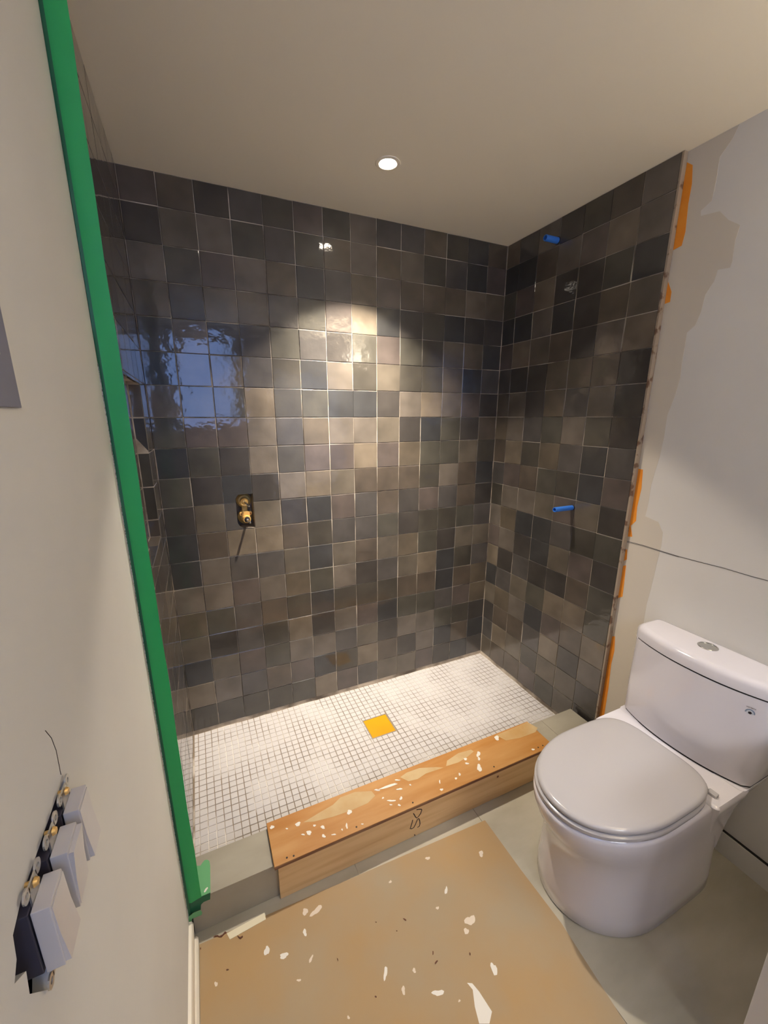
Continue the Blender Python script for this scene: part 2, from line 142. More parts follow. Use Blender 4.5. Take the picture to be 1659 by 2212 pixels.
# a second, satin lobe: the lamp's haze on the glaze
b.inputs['Coat Weight'].default_value = 1.0
DATA = {"top_splat":[[[-0.7362,-0.7508],[-0.7372,-0.7527],[-0.7402,-0.7525],[-0.7426,-0.7528],[-0.7468,-0.7537],[-0.7505,-0.7505],[-0.751,-0.7469],[-0.7497,-0.7447],[-0.7474,-0.7441],[-0.7471,-0.7414],[-0.7443,-0.7399],[-0.7405,-0.7426],[-0.7372,-0.7451],[-0.7353,-0.7483]],[[-0.6467,-0.7722],[-0.6492,-0.7745],[-0.6505,-0.7767],[-0.652,-0.7808],[-0.6584,-0.782],[-0.6631,-0.78],[-0.665,-0.7775],[-0.6642,-0.7751],[-0.6666,-0.7731],[-0.6663,-0.7698],[-0.6608,-0.7683],[-0.6557,-0.767],[-0.6503,-0.7673],[-0.6479,-0.7698]],[[-0.6208,-0.8241],[-0.6236,-0.825],[-0.6242,-0.8283],[-0.6281,-0.8305],[-0.6331,-0.827],[-0.6357,-0.823],[-0.6355,-0.8199],[-0.6353,-0.8176],[-0.6369,-0.8135],[-0.6336,-0.8121],[-0.6291,-0.8133],[-0.6243,-0.8143],[-0.621,-0.818],[-0.6201,-0.8215]],[[-0.6449,-0.8204],[-0.6429,-0.8225],[-0.6441,-0.8235],[-0.6481,-0.8219],[-0.6511,-0.8201],[-0.6525,-0.8185],[-0.6539,-0.8172],[-0.6562,-0.8153],[-0.6548,-0.8148],[-0.6528,-0.8148],[-0.6502,-0.8149],[-0.6469,-0.8167],[-0.6448,-0.8185],[-0.6443,-0.8198]],[[-0.599,-0.8058],[-0.6007,-0.8061],[-0.6019,-0.8066],[-0.6036,-0.808],[-0.6068,-0.8066],[-0.6085,-0.8043],[-0.6087,-0.8027],[-0.6077,-0.8018],[-0.6083,-0.8002],[-0.6074,-0.7989],[-0.6046,-0.7999],[-0.6019,-0.8009],[-0.5994,-0.8026],[-0.599,-0.8044]],[[-0.5742,-0.8235],[-0.573,-0.8267],[-0.5743,-0.8299],[-0.5787,-0.8285],[-0.5819,-0.8259],[-0.5833,-0.8231],[-0.5841,-0.821],[-0.5864,-0.818],[-0.5849,-0.8159],[-0.582,-0.8153],[-0.5789,-0.8143],[-0.5753,-0.8164],[-0.5733,-0.8193],[-0.5729,-0.8219]],[[-0.5787,-0.8557],[-0.5792,-0.8593],[-0.5825,-0.8597],[-0.5852,-0.859],[-0.587,-0.8569],[-0.5886,-0.8554],[-0.5907,-0.8533],[-0.5899,-0.8507],[-0.589,-0.8482],[-0.5874,-0.8454],[-0.5843,-0.8461],[-0.5821,-0.8482],[-0.5813,-0.8508],[-0.5811,-0.8528]],[[-0.5436,-0.8659],[-0.5456,-0.8659],[-0.5474,-0.866],[-0.5503,-0.865],[-0.5528,-0.8637],[-0.557,-0.8623],[-0.5599,-0.86],[-0.5586,-0.8591],[-0.5563,-0.8591],[-0.5534,-0.8602],[-0.5517,-0.8601],[-0.5481,-0.8606],[-0.5453,-0.8628],[-0.5439,-0.8645]],[[-0.4973,-0.8529],[-0.4977,-0.8575],[-0.5,-0.8625],[-0.5021,-0.862],[-0.5032,-0.8599],[-0.5029,-0.8564],[-0.5029,-0.8538],[-0.5031,-0.8503],[-0.5011,-0.8467],[-0.4991,-0.844],[-0.4966,-0.841],[-0.4953,-0.8429],[-0.4952,-0.8463],[-0.4961,-0.85]],[[-0.4642,-0.8108],[-0.4663,-0.8133],[-0.4701,-0.813],[-0.4732,-0.8146],[-0.479,-0.8157],[-0.4824,-0.8111],[-0.4821,-0.8066],[-0.4798,-0.8039],[-0.4773,-0.8025],[-0.4764,-0.7983],[-0.4719,-0.7972],[-0.4678,-0.8004],[-0.4638,-0.8034],[-0.4627,-0.8075]],[[-0.2667,-0.7697],[-0.2591,-0.7717],[-0.2582,-0.7748],[-0.2845,-0.7744],[-0.3072,-0.7727],[-0.32,-0.7706],[-0.3251,-0.7689],[-0.3417,-0.767],[-0.3402,-0.765],[-0.3233,-0.7643],[-0.3075,-0.7631],[-0.2841,-0.7641],[-0.2683,-0.7662],[-0.2605,-0.7682]],[[-0.2387,-0.7634],[-0.2418,-0.7638],[-0.246,-0.763],[-0.25,-0.7614],[-0.253,-0.7596],[-0.257,-0.7579],[-0.2586,-0.7559],[-0.2585,-0.7546],[-0.2594,-0.7523],[-0.2558,-0.7525],[-0.251,-0.7545],[-0.2477,-0.7566],[-0.2465,-0.7583],[-0.2426,-0.7603]],[[-0.2499,-0.8029],[-0.2532,-0.803],[-0.256,-0.8031],[-0.2602,-0.8016],[-0.2639,-0.7998],[-0.2702,-0.7976],[-0.2742,-0.7943],[-0.2719,-0.793],[-0.2682,-0.7931],[-0.264,-0.7946],[-0.2613,-0.7944],[-0.2558,-0.7952],[-0.2518,-0.7983],[-0.25,-0.8009]],[[-0.2963,-0.8361],[-0.2998,-0.8366],[-0.3051,-0.8355],[-0.3103,-0.8335],[-0.3158,-0.8318],[-0.3198,-0.8288],[-0.3225,-0.8261],[-0.3277,-0.822],[-0.3248,-0.8208],[-0.318,-0.8227],[-0.3121,-0.8254],[-0.3084,-0.828],[-0.3021,-0.8301],[-0.2946,-0.8342]],[[-0.2689,-0.8375],[-0.2709,-0.8397],[-0.2731,-0.8411],[-0.275,-0.8403],[-0.2778,-0.8413],[-0.281,-0.8404],[-0.2802,-0.8364],[-0.2781,-0.8334],[-0.2755,-0.8321],[-0.2738,-0.8312],[-0.2711,-0.828],[-0.2684,-0.8286],[-0.2677,-0.8317],[-0.2672,-0.8346]],[[-0.3325,-0.8073],[-0.3335,-0.8084],[-0.3349,-0.8088],[-0.3363,-0.8084],[-0.3384,-0.809],[-0.3405,-0.8079],[-0.3402,-0.8057],[-0.3391,-0.8043],[-0.3376,-0.8039],[-0.3367,-0.8031],[-0.3351,-0.8016],[-0.3333,-0.8026],[-0.3323,-0.8042],[-0.3316,-0.8058]],[[-0.2876,-0.8598],[-0.2879,-0.8623],[-0.2909,-0.8624],[-0.2933,-0.8616],[-0.2949,-0.8601],[-0.296,-0.8588],[-0.2978,-0.8572],[-0.2971,-0.8555],[-0.2959,-0.8541],[-0.2944,-0.8523],[-0.2917,-0.8529],[-0.2898,-0.8545],[-0.2892,-0.8563],[-0.2894,-0.8577]],[[-0.3154,-0.8457],[-0.317,-0.8463],[-0.3188,-0.8464],[-0.3205,-0.8457],[-0.3223,-0.8453],[-0.3237,-0.8442],[-0.324,-0.8429],[-0.3252,-0.8413],[-0.3244,-0.8399],[-0.322,-0.8402],[-0.3201,-0.841],[-0.3191,-0.8422],[-0.3174,-0.8428],[-0.3149,-0.8442]],[[-0.1065,-0.8699],[-0.1088,-0.8718],[-0.1115,-0.8722],[-0.1137,-0.8721],[-0.1161,-0.8719],[-0.1166,-0.8697],[-0.1176,-0.8677],[-0.1183,-0.8646],[-0.1154,-0.8626],[-0.1124,-0.8623],[-0.1104,-0.8635],[-0.1092,-0.8647],[-0.1057,-0.8646],[-0.1043,-0.8672]],[[-0.0977,-0.8351],[-0.0989,-0.8382],[-0.1017,-0.8424],[-0.1036,-0.8424],[-0.104,-0.8406],[-0.1032,-0.8379],[-0.1023,-0.8357],[-0.1019,-0.8332],[-0.0998,-0.8303],[-0.0976,-0.8286],[-0.0951,-0.8263],[-0.0941,-0.8273],[-0.0947,-0.8301],[-0.0959,-0.8328]],[[-0.0269,-0.8502],[-0.029,-0.8505],[-0.0302,-0.8517],[-0.0329,-0.8532],[-0.0356,-0.8516],[-0.0364,-0.8494],[-0.0359,-0.8477],[-0.0347,-0.8466],[-0.0349,-0.8447],[-0.0329,-0.8435],[-0.0303,-0.8444],[-0.0276,-0.8451],[-0.0259,-0.8468],[-0.0262,-0.8487]],[[-0.0025,-0.8403],[-0.0058,-0.843],[-0.0084,-0.8446],[-0.0099,-0.8441],[-0.0112,-0.8436],[-0.0125,-0.8428],[-0.011,-0.8398],[-0.0099,-0.8369],[-0.0077,-0.8329],[-0.0047,-0.8313],[-0.003,-0.8318],[-0.0029,-0.8339],[-0.003,-0.8355],[-0.0011,-0.8365]],[[0.0668,-0.7882],[0.0641,-0.7886],[0.0627,-0.791],[0.0586,-0.7923],[0.055,-0.7896],[0.0537,-0.7868],[0.0546,-0.7846],[0.0554,-0.7831],[0.055,-0.7802],[0.0583,-0.7794],[0.0621,-0.7804],[0.0662,-0.7813],[0.0682,-0.7839],[0.0681,-0.7864]],[[0.0616,-0.8106],[0.0579,-0.8118],[0.0544,-0.812],[0.0514,-0.8108],[0.0491,-0.8095],[0.0462,-0.8082],[0.0461,-0.806],[0.0465,-0.8039],[0.0469,-0.8009],[0.0508,-0.8006],[0.0543,-0.802],[0.0562,-0.804],[0.0568,-0.8058],[0.0603,-0.8075]],[[0.1346,-0.79],[0.1307,-0.7938],[0.1262,-0.7945],[0.1223,-0.7955],[0.1149,-0.7985],[0.1125,-0.7942],[0.1159,-0.7879],[0.1204,-0.7836],[0.1247,-0.7817],[0.1283,-0.777],[0.1345,-0.7732],[0.1374,-0.7766],[0.1395,-0.7802],[0.1388,-0.7853]],[[0.1195,-0.8098],[0.1149,-0.8136],[0.1113,-0.8154],[0.1092,-0.815],[0.1083,-0.8137],[0.1064,-0.813],[0.108,-0.8094],[0.1104,-0.8057],[0.1132,-0.8006],[0.1174,-0.7979],[0.1197,-0.7986],[0.12,-0.8009],[0.1188,-0.8039],[0.1205,-0.8052]],[[0.0947,-0.8497],[0.0897,-0.8594],[0.0818,-0.8624],[0.0768,-0.8615],[0.0755,-0.8572],[0.0754,-0.8531],[0.0733,-0.8491],[0.0779,-0.8422],[0.0838,-0.8363],[0.091,-0.8284],[0.0973,-0.8278],[0.0992,-0.8324],[0.0978,-0.8383],[0.0941,-0.844]],[[0.2677,-0.7501],[0.2652,-0.7535],[0.2608,-0.7604],[0.2533,-0.7603],[0.2497,-0.7556],[0.2491,-0.7508],[0.2515,-0.7467],[0.2506,-0.7424],[0.2536,-0.7373],[0.2601,-0.7365],[0.2665,-0.7351],[0.2725,-0.737],[0.2732,-0.7423],[0.2722,-0.7469]],[[0.3682,-0.8676],[0.3647,-0.8689],[0.3616,-0.8693],[0.3592,-0.8683],[0.3565,-0.868],[0.355,-0.8663],[0.3557,-0.8643],[0.3551,-0.8617],[0.3575,-0.8593],[0.3613,-0.8594],[0.364,-0.8604],[0.3648,-0.8623],[0.3668,-0.8631],[0.3701,-0.865]],[[-0.6925,-0.7762],[-0.6937,-0.7772],[-0.695,-0.7776],[-0.6964,-0.777],[-0.6978,-0.7769],[-0.699,-0.7758],[-0.6993,-0.7744],[-0.7004,-0.7726],[-0.7,-0.771],[-0.6982,-0.7709],[-0.6966,-0.7715],[-0.6957,-0.7727],[-0.6944,-0.7732],[-0.6923,-0.7744]],[[-0.3356,-0.7688],[-0.3326,-0.7723],[-0.3363,-0.7727],[-0.342,-0.7702],[-0.3461,-0.7678],[-0.348,-0.7655],[-0.3511,-0.7634],[-0.3534,-0.7608],[-0.3505,-0.7604],[-0.3481,-0.7597],[-0.3436,-0.7603],[-0.339,-0.7632],[-0.3361,-0.7656],[-0.3363,-0.7673]],[[-0.5169,-0.8586],[-0.5172,-0.8596],[-0.5176,-0.8617],[-0.5193,-0.8618],[-0.5205,-0.8604],[-0.521,-0.8591],[-0.5208,-0.8578],[-0.5214,-0.8566],[-0.5211,-0.8551],[-0.5197,-0.8548],[-0.5184,-0.8543],[-0.517,-0.8548],[-0.5164,-0.8563],[-0.5162,-0.8576]],[[-0.4424,-0.8702],[-0.4433,-0.871],[-0.4448,-0.8709],[-0.4462,-0.8708],[-0.4476,-0.8704],[-0.4483,-0.8693],[-0.4495,-0.8682],[-0.4505,-0.8665],[-0.449,-0.8658],[-0.4473,-0.8659],[-0.4459,-0.8667],[-0.4449,-0.8673],[-0.4428,-0.8675],[-0.4416,-0.869]],[[-0.2111,-0.7997],[-0.2104,-0.8017],[-0.212,-0.8028],[-0.2143,-0.8019],[-0.2157,-0.8007],[-0.2161,-0.7994],[-0.2169,-0.7983],[-0.2176,-0.7968],[-0.2162,-0.796],[-0.2148,-0.7953],[-0.2128,-0.7949],[-0.2112,-0.7962],[-0.2104,-0.7976],[-0.2107,-0.7988]]],"top_patch":[[[-0.6372,-0.7753],[-0.572,-0.7625],[-0.5196,-0.754],[-0.4845,-0.7365],[-0.4245,-0.7376],[-0.3641,-0.7604],[-0.3588,-0.7844],[-0.3965,-0.801],[-0.464,-0.8031],[-0.534,-0.7989],[-0.6,-0.7883]],[[-0.2341,-0.7505],[-0.2001,-0.7419],[-0.1407,-0.744],[-0.0754,-0.7683],[-0.0489,-0.7832],[-0.1299,-0.7782],[-0.1737,-0.7871],[-0.2124,-0.7808]],[[-0.0343,-0.7818],[-0.0152,-0.7597],[0.0501,-0.7466],[0.1133,-0.7531],[0.1181,-0.7663],[0.0747,-0.7791],[0.0221,-0.7868]],[[0.2675,-0.732],[0.4591,-0.7272],[0.4764,-0.7763],[0.4472,-0.792],[0.3611,-0.7897],[0.2889,-0.775]]],"top_screw":[[-0.4689,-0.8693],[-0.2408,-0.8693],[-0.7165,-0.8715],[-0.6946,-0.875],[0.1463,-0.8659],[0.3913,-0.8646],[0.4178,-0.8652],[-0.111,-0.8661]],"knot":[[0.156,0.1133]],"ink":[[[-0.2316,0.1284],[-0.2194,0.1245],[-0.2095,0.1196],[-0.2082,0.1156],[-0.2127,0.101],[-0.2209,0.0916],[-0.2293,0.087],[-0.2356,0.0962],[-0.2407,0.1095],[-0.2451,0.117]],[[-0.2469,0.087],[-0.2496,0.0736],[-0.2541,0.0582],[-0.2575,0.0498],[-0.249,0.0454],[-0.2417,0.0464],[-0.2347,0.0578],[-0.2301,0.0691],[-0.2255,0.0803],[-0.2207,0.0806],[-0.216,0.0674],[-0.2143,0.0501],[-0.2172,0.0405],[-0.2251,0.0391]],[[-0.2373,0.011],[-0.2352,0.003]]],"board_splat":[[[-0.8047,-1.0052],[-0.8066,-1.0087],[-0.8091,-1.0111],[-0.8123,-1.0097],[-0.8157,-1.011],[-0.8208,-1.0097],[-0.8217,-1.0033],[-0.82,-0.9983],[-0.817,-0.9962],[-0.8148,-0.9949],[-0.8126,-0.9897],[-0.8083,-0.9904],[-0.8059,-0.9956],[-0.8038,-1.0003]],[[-0.7539,-1.0363],[-0.7557,-1.0383],[-0.7603,-1.0387],[-0.7626,-1.0413],[-0.7699,-1.0423],[-0.7765,-1.0388],[-0.779,-1.0355],[-0.7774,-1.0332],[-0.7766,-1.0314],[-0.7781,-1.0278],[-0.7721,-1.0271],[-0.7651,-1.0287],[-0.758,-1.0303],[-0.7546,-1.0335]],[[-0.952,-1.0204],[-0.9532,-1.0228],[-0.9546,-1.0242],[-0.9561,-1.0236],[-0.9576,-1.0237],[-0.959,-1.0222],[-0.9595,-1.0194],[-0.9608,-1.0164],[-0.9607,-1.0128],[-0.9588,-1.0119],[-0.957,-1.0124],[-0.9559,-1.0146],[-0.9546,-1.0152],[-0.9521,-1.0167]],[[-0.693,-1.0065],[-0.6922,-1.0112],[-0.6941,-1.0159],[-0.6974,-1.0148],[-0.6997,-1.0123],[-0.7003,-1.0087],[-0.701,-1.006],[-0.7024,-1.0023],[-0.7006,-0.9991],[-0.6983,-0.9968],[-0.6955,-0.9943],[-0.693,-0.9967],[-0.6918,-1.0002],[-0.692,-1.0038]],[[-0.5017,-1.1968],[-0.5051,-1.2005],[-0.508,-1.2018],[-0.5125,-1.2072],[-0.5171,-1.2089],[-0.516,-1.2028],[-0.5132,-1.1969],[-0.5096,-1.1926],[-0.5072,-1.189],[-0.5033,-1.1822],[-0.4997,-1.1812],[-0.4979,-1.1833],[-0.4963,-1.1859],[-0.4988,-1.1918]],[[-0.4243,-1.225],[-0.4239,-1.2281],[-0.4263,-1.2301],[-0.429,-1.229],[-0.4306,-1.2274],[-0.4308,-1.2254],[-0.4316,-1.2238],[-0.4322,-1.2215],[-0.4301,-1.22],[-0.4282,-1.2186],[-0.4255,-1.2176],[-0.4237,-1.2194],[-0.4229,-1.2215],[-0.4236,-1.2235]],[[-0.4722,-1.2494],[-0.4729,-1.2525],[-0.4753,-1.2575],[-0.4786,-1.2575],[-0.4803,-1.2548],[-0.4804,-1.2516],[-0.4796,-1.2488],[-0.4802,-1.2458],[-0.4784,-1.2423],[-0.4754,-1.2411],[-0.4723,-1.2391],[-0.4698,-1.2402],[-0.4695,-1.2437],[-0.47,-1.2469]],[[-0.3747,-1.2988],[-0.3783,-1.3005],[-0.3844,-1.2994],[-0.3896,-1.2984],[-0.3954,-1.2965],[-0.3982,-1.293],[-0.4034,-1.2893],[-0.4069,-1.2844],[-0.4011,-1.2833],[-0.3943,-1.2846],[-0.3887,-1.2876],[-0.3847,-1.2894],[-0.376,-1.2915],[-0.3717,-1.2961]],[[-0.1903,-1.1977],[-0.1963,-1.2015],[-0.2033,-1.2018],[-0.2099,-1.2029],[-0.2147,-1.1994],[-0.218,-1.1954],[-0.2252,-1.1903],[-0.2229,-1.1831],[-0.2142,-1.1801],[-0.2067,-1.1804],[-0.2019,-1.1835],[-0.1947,-1.1822],[-0.1851,-1.1845],[-0.1864,-1.1919]],[[-0.225,-1.2128],[-0.2296,-1.2154],[-0.2335,-1.2168],[-0.2363,-1.2156],[-0.2387,-1.2149],[-0.2412,-1.2134],[-0.2399,-1.2099],[-0.2394,-1.2063],[-0.2372,-1.2017],[-0.2326,-1.2006],[-0.2293,-1.2017],[-0.2283,-1.2045],[-0.2277,-1.2064],[-0.2239,-1.2083]],[[-0.2036,-1.3189],[-0.2086,-1.3257],[-0.2129,-1.3297],[-0.2162,-1.3294],[-0.2186,-1.3284],[-0.2217,-1.3276],[-0.2208,-1.3212],[-0.2199,-1.315],[-0.2181,-1.3061],[-0.2132,-1.3013],[-0.2094,-1.3017],[-0.2078,-1.3056],[-0.2076,-1.3097],[-0.2036,-1.3111]],[[-0.631,-1.2364],[-0.632,-1.2381],[-0.6337,-1.2384],[-0.6352,-1.2381],[-0.6361,-1.237],[-0.6372,-1.2364],[-0.638,-1.235],[-0.6373,-1.2336],[-0.637,-1.2318],[-0.6358,-1.2304],[-0.6341,-1.231],[-0.633,-1.232],[-0.6328,-1.2335],[-0.6324,-1.2345]],[[-0.7338,-1.1093],[-0.7348,-1.1103],[-0.7369,-1.1101],[-0.7387,-1.1099],[-0.7408,-1.1093],[-0.7421,-1.1077],[-0.7442,-1.1062],[-0.7457,-1.1039],[-0.7438,-1.1032],[-0.7415,-1.1034],[-0.7394,-1.1046],[-0.7379,-1.1053],[-0.7348,-1.1058],[-0.733,-1.1078]],[[-0.3411,-1.3313],[-0.3419,-1.3319],[-0.3433,-1.3319],[-0.3444,-1.3318],[-0.3464,-1.332],[-0.3478,-1.3309],[-0.3474,-1.3296],[-0.3465,-1.3289],[-0.3452,-1.3287],[-0.3446,-1.328],[-0.3431,-1.3273],[-0.3417,-1.3283],[-0.3408,-1.3293],[-0.3403,-1.3304]],[[-0.6929,-1.0777],[-0.6971,-1.0817],[-0.7009,-1.0822],[-0.7027,-1.0813],[-0.7022,-1.0792],[-0.7013,-1.0773],[-0.7012,-1.0753],[-0.6978,-1.0726],[-0.6941,-1.0705],[-0.6895,-1.0676],[-0.6869,-1.068],[-0.6872,-1.0703],[-0.6891,-1.0729],[-0.6918,-1.075]],[[-0.3025,-1.3086],[-0.2898,-1.3154],[-0.2824,-1.3373],[-0.2754,-1.3836],[-0.2963,-1.3988],[-0.3213,-1.3877],[-0.3119,-1.3565],[-0.2966,-1.3269]],[[-0.6732,-0.9552],[-0.6754,-0.9577],[-0.6789,-0.9577],[-0.6817,-0.9608],[-0.6872,-0.9613],[-0.6903,-0.956],[-0.6905,-0.9513],[-0.6882,-0.9485],[-0.6869,-0.9462],[-0.6863,-0.9413],[-0.6817,-0.9411],[-0.6775,-0.944],[-0.6733,-0.9469],[-0.6724,-0.9515]],[[-0.6279,-0.9586],[-0.6292,-0.9628],[-0.6357,-0.9664],[-0.6408,-0.97],[-0.6486,-0.9717],[-0.6553,-0.9712],[-0.6661,-0.9728],[-0.6726,-0.9699],[-0.6679,-0.9646],[-0.6608,-0.9609],[-0.6529,-0.9595],[-0.6476,-0.9565],[-0.6367,-0.9519],[-0.6295,-0.9543]],[[-0.225,-0.9761],[-0.2273,-0.978],[-0.2307,-0.9779],[-0.2336,-0.9779],[-0.2366,-0.977],[-0.2376,-0.9745],[-0.2404,-0.9723],[-0.2414,-0.9688],[-0.2377,-0.9673],[-0.234,-0.9674],[-0.2313,-0.9691],[-0.2291,-0.9698],[-0.2243,-0.9704],[-0.2229,-0.9736]],[[-0.0375,-1.0427],[-0.0409,-1.0443],[-0.0437,-1.049],[-0.0496,-1.0513],[-0.0528,-1.0475],[-0.0533,-1.0435],[-0.0511,-1.0399],[-0.0501,-1.037],[-0.0491,-1.0324],[-0.0442,-1.0309],[-0.0397,-1.0311],[-0.0348,-1.0317],[-0.0337,-1.0358],[-0.0347,-1.0397]],[[-0.224,-1.0901],[-0.2274,-1.0933],[-0.2305,-1.0962],[-0.2326,-1.0961],[-0.2341,-1.0953],[-0.2377,-1.0959],[-0.2369,-1.0913],[-0.2329,-1.0861],[-0.2293,-1.0832],[-0.227,-1.0828],[-0.2238,-1.0796],[-0.2195,-1.0769],[-0.2199,-1.0811],[-0.2214,-1.0856]],[[-0.2781,-1.1213],[-0.2798,-1.1228],[-0.282,-1.123],[-0.2839,-1.1232],[-0.2856,-1.1227],[-0.2861,-1.1209],[-0.2877,-1.1194],[-0.2879,-1.1169],[-0.2853,-1.1155],[-0.2829,-1.1154],[-0.2814,-1.1164],[-0.28,-1.1167],[-0.2769,-1.1168],[-0.2765,-1.1192]],[[-0.386,-0.9885],[-0.3878,-0.9895],[-0.3893,-0.9904],[-0.3912,-0.9899],[-0.3927,-0.9892],[-0.3957,-0.9887],[-0.3967,-0.9864],[-0.3951,-0.9844],[-0.3931,-0.9836],[-0.3913,-0.9839],[-0.3898,-0.9828],[-0.387,-0.9823],[-0.3859,-0.9845],[-0.3855,-0.9866]]],"speck":[[[-0.6221,-1.1095],[-0.6225,-1.1119],[-0.6238,-1.1129],[-0.6242,-1.1092],[-0.6245,-1.1056],[-0.6229,-1.106]],[[-0.48,-1.073],[-0.4819,-1.0734],[-0.4837,-1.0723],[-0.4845,-1.071],[-0.4833,-1.07],[-0.4814,-1.0714]],[[-0.3919,-1.1073],[-0.3942,-1.1079],[-0.3977,-1.1025],[-0.3993,-1.0983],[-0.3954,-1.0999],[-0.3914,-1.1053]],[[-0.4298,-1.1202],[-0.4314,-1.1207],[-0.4331,-1.1196],[-0.434,-1.1184],[-0.4327,-1.1175],[-0.4308,-1.1188]],[[-0.3549,-1.2128],[-0.3577,-1.2157],[-0.36,-1.2152],[-0.3579,-1.2115],[-0.3555,-1.2078],[-0.3531,-1.2087]],[[-0.3576,-1.2354],[-0.3643,-1.237],[-0.3639,-1.2341],[-0.3595,-1.2321],[-0.3542,-1.2315],[-0.3525,-1.2335]],[[-0.2544,-1.2605],[-0.2577,-1.263],[-0.2588,-1.2613],[-0.2584,-1.2587],[-0.2552,-1.2555],[-0.254,-1.2576]],[[-0.5501,-1.2304],[-0.5522,-1.2301],[-0.5544,-1.2268],[-0.5532,-1.2259],[-0.5514,-1.2259],[-0.5491,-1.2291]],[[-0.9939,-0.915],[-0.9948,-0.9174],[-0.9959,-0.9167],[-0.997,-0.9137],[-0.9958,-0.9119],[-0.9945,-0.9108]],[[-0.9206,-1.0007],[-0.9228,-1.0008],[-0.9269,-0.9999],[-0.9277,-0.9975],[-0.9259,-0.9969],[-0.9221,-0.9984]]],"torn":[[[-0.9584,-0.9012],[-0.9536,-0.8993],[-0.9457,-0.9013],[-0.9413,-0.9066],[-0.9317,-0.9057],[-0.9242,-0.9005],[-0.9197,-0.9061],[-0.927,-0.9068],[-0.9352,-0.9111],[-0.9414,-0.9088],[-0.9475,-0.9038]],[[-0.8904,-0.9272],[-0.8828,-0.9351],[-0.8747,-0.9347],[-0.8754,-0.938],[-0.8817,-0.9404],[-0.8861,-0.9358]]],"edge_tape":[[[-0.9201,-0.9075],[-0.8039,-0.9004],[-0.8024,-0.92],[-0.9122,-0.9277]]],"tape_top":[[[-0.9962,-0.7619],[-0.9798,-0.7693],[-0.9731,-0.7613],[-0.9663,-0.756],[-0.9588,-0.7581],[-0.9523,-0.7651],[-0.9504,-0.7825],[-0.9527,-0.8663],[-0.9828,-0.868],[-0.9848,-0.8364],[-0.9915,-0.7995]]],"scrap":[[[-0.9606,-0.8465],[-0.9591,-0.8496],[-0.964,-0.8556],[-0.9688,-0.8592],[-0.971,-0.8557],[-0.967,-0.8494]]],"tape_front":[[[-0.9825,0.141],[-0.9524,0.1409],[-0.9557,0.1151],[-0.9743,0.1157],[-0.9826,0.1097],[-0.9853,0.0908],[-1.0091,0.0906],[-1.0221,0.0902],[-1.0267,0.0853],[-1.024,0.1211],[-1.0165,0.141]]],"tape_flap":[[[-1.0198,0.0963],[-1.0032,0.1034],[-0.9844,0.1005],[-0.981,0.0886],[-0.9841,0.0814],[-1.01,0.0828],[-1.0137,0.0692],[-1.0198,0.0692]]],"orange":[[[-0.8507,2.4061],[-0.8835,2.3886],[-0.891,2.3328],[-0.8899,2.2735],[-0.8954,2.1883],[-0.8905,2.1474],[-0.8572,2.1423],[-0.8499,2.1999],[-0.8473,2.3433]],[[-0.8489,2.041],[-0.8593,2.0406],[-0.8807,2.004],[-0.8814,1.9702],[-0.8585,1.9682],[-0.8484,1.9975]],[[-0.8425,1.8222],[-0.8527,1.8208],[-0.8579,1.7629],[-0.8553,1.6941],[-0.8467,1.6947],[-0.8437,1.7644]],[[-0.8567,1.3618],[-0.881,1.3604],[-0.8873,1.2853],[-0.8819,1.2053],[-0.8867,1.1493],[-0.868,1.124],[-0.8815,1.0797],[-0.8538,1.0754],[-0.85,1.1483],[-0.8523,1.2737]],[[-0.8545,1.0167],[-0.8689,1.0211],[-0.874,0.9767],[-0.8544,0.9668]],[[-0.856,0.9439],[-0.8749,0.9504],[-0.8791,0.861],[-0.8809,0.8067],[-0.8519,0.7944],[-0.8505,0.8704]],[[-0.8635,0.6055],[-0.8766,0.6125],[-0.8839,0.5428],[-0.8789,0.4722],[-0.8841,0.3522],[-0.8846,0.2008],[-0.8842,0.1014],[-0.8474,0.0539],[-0.8483,0.2875],[-0.8494,0.4074],[-0.8558,0.4887]]],"compound":[[[-1.0063,2.4375],[-0.9946,2.4079],[-0.9655,2.3721],[-0.9669,2.3077],[-0.9644,2.2517],[-0.935,2.235],[-0.9377,2.2195],[-0.9946,2.2109],[-1.0254,2.1746],[-1.0616,2.1471],[-1.0554,2.107],[-1.0582,2.0485],[-1.0556,2.0305],[-1.0201,2.0345],[-1.0155,2.0011],[-0.9957,1.9664],[-0.9918,1.913],[-0.9805,1.8735],[-0.958,1.8539],[-0.9592,1.8055],[-0.9587,1.7516],[-0.9625,1.7014],[-0.9536,1.6357],[-0.9387,1.5705],[-0.9405,1.4963],[-0.9372,1.4188],[-0.9273,1.3439],[-0.9227,1.3026],[-0.9237,1.2258],[-0.92,1.1766],[-0.974,1.165],[-0.9968,1.129],[-1.0001,1.076],[-0.9956,1.0013],[-0.9904,0.8922],[-0.9846,0.8183],[-0.9854,0.7388]]],"pencil":[[[-0.8486,1.0544],[-0.9336,1.0565],[-0.9981,1.0543],[-1.0688,1.0526],[-1.1526,1.0545],[-1.2156,1.057],[-1.2983,1.0554],[-1.3354,1.0567]]],"logo":[[-1.4298,0.6808],[-1.4249,0.7073]],"base_l":[[-1.0239,0.093],[-1.011,0.0029]]}
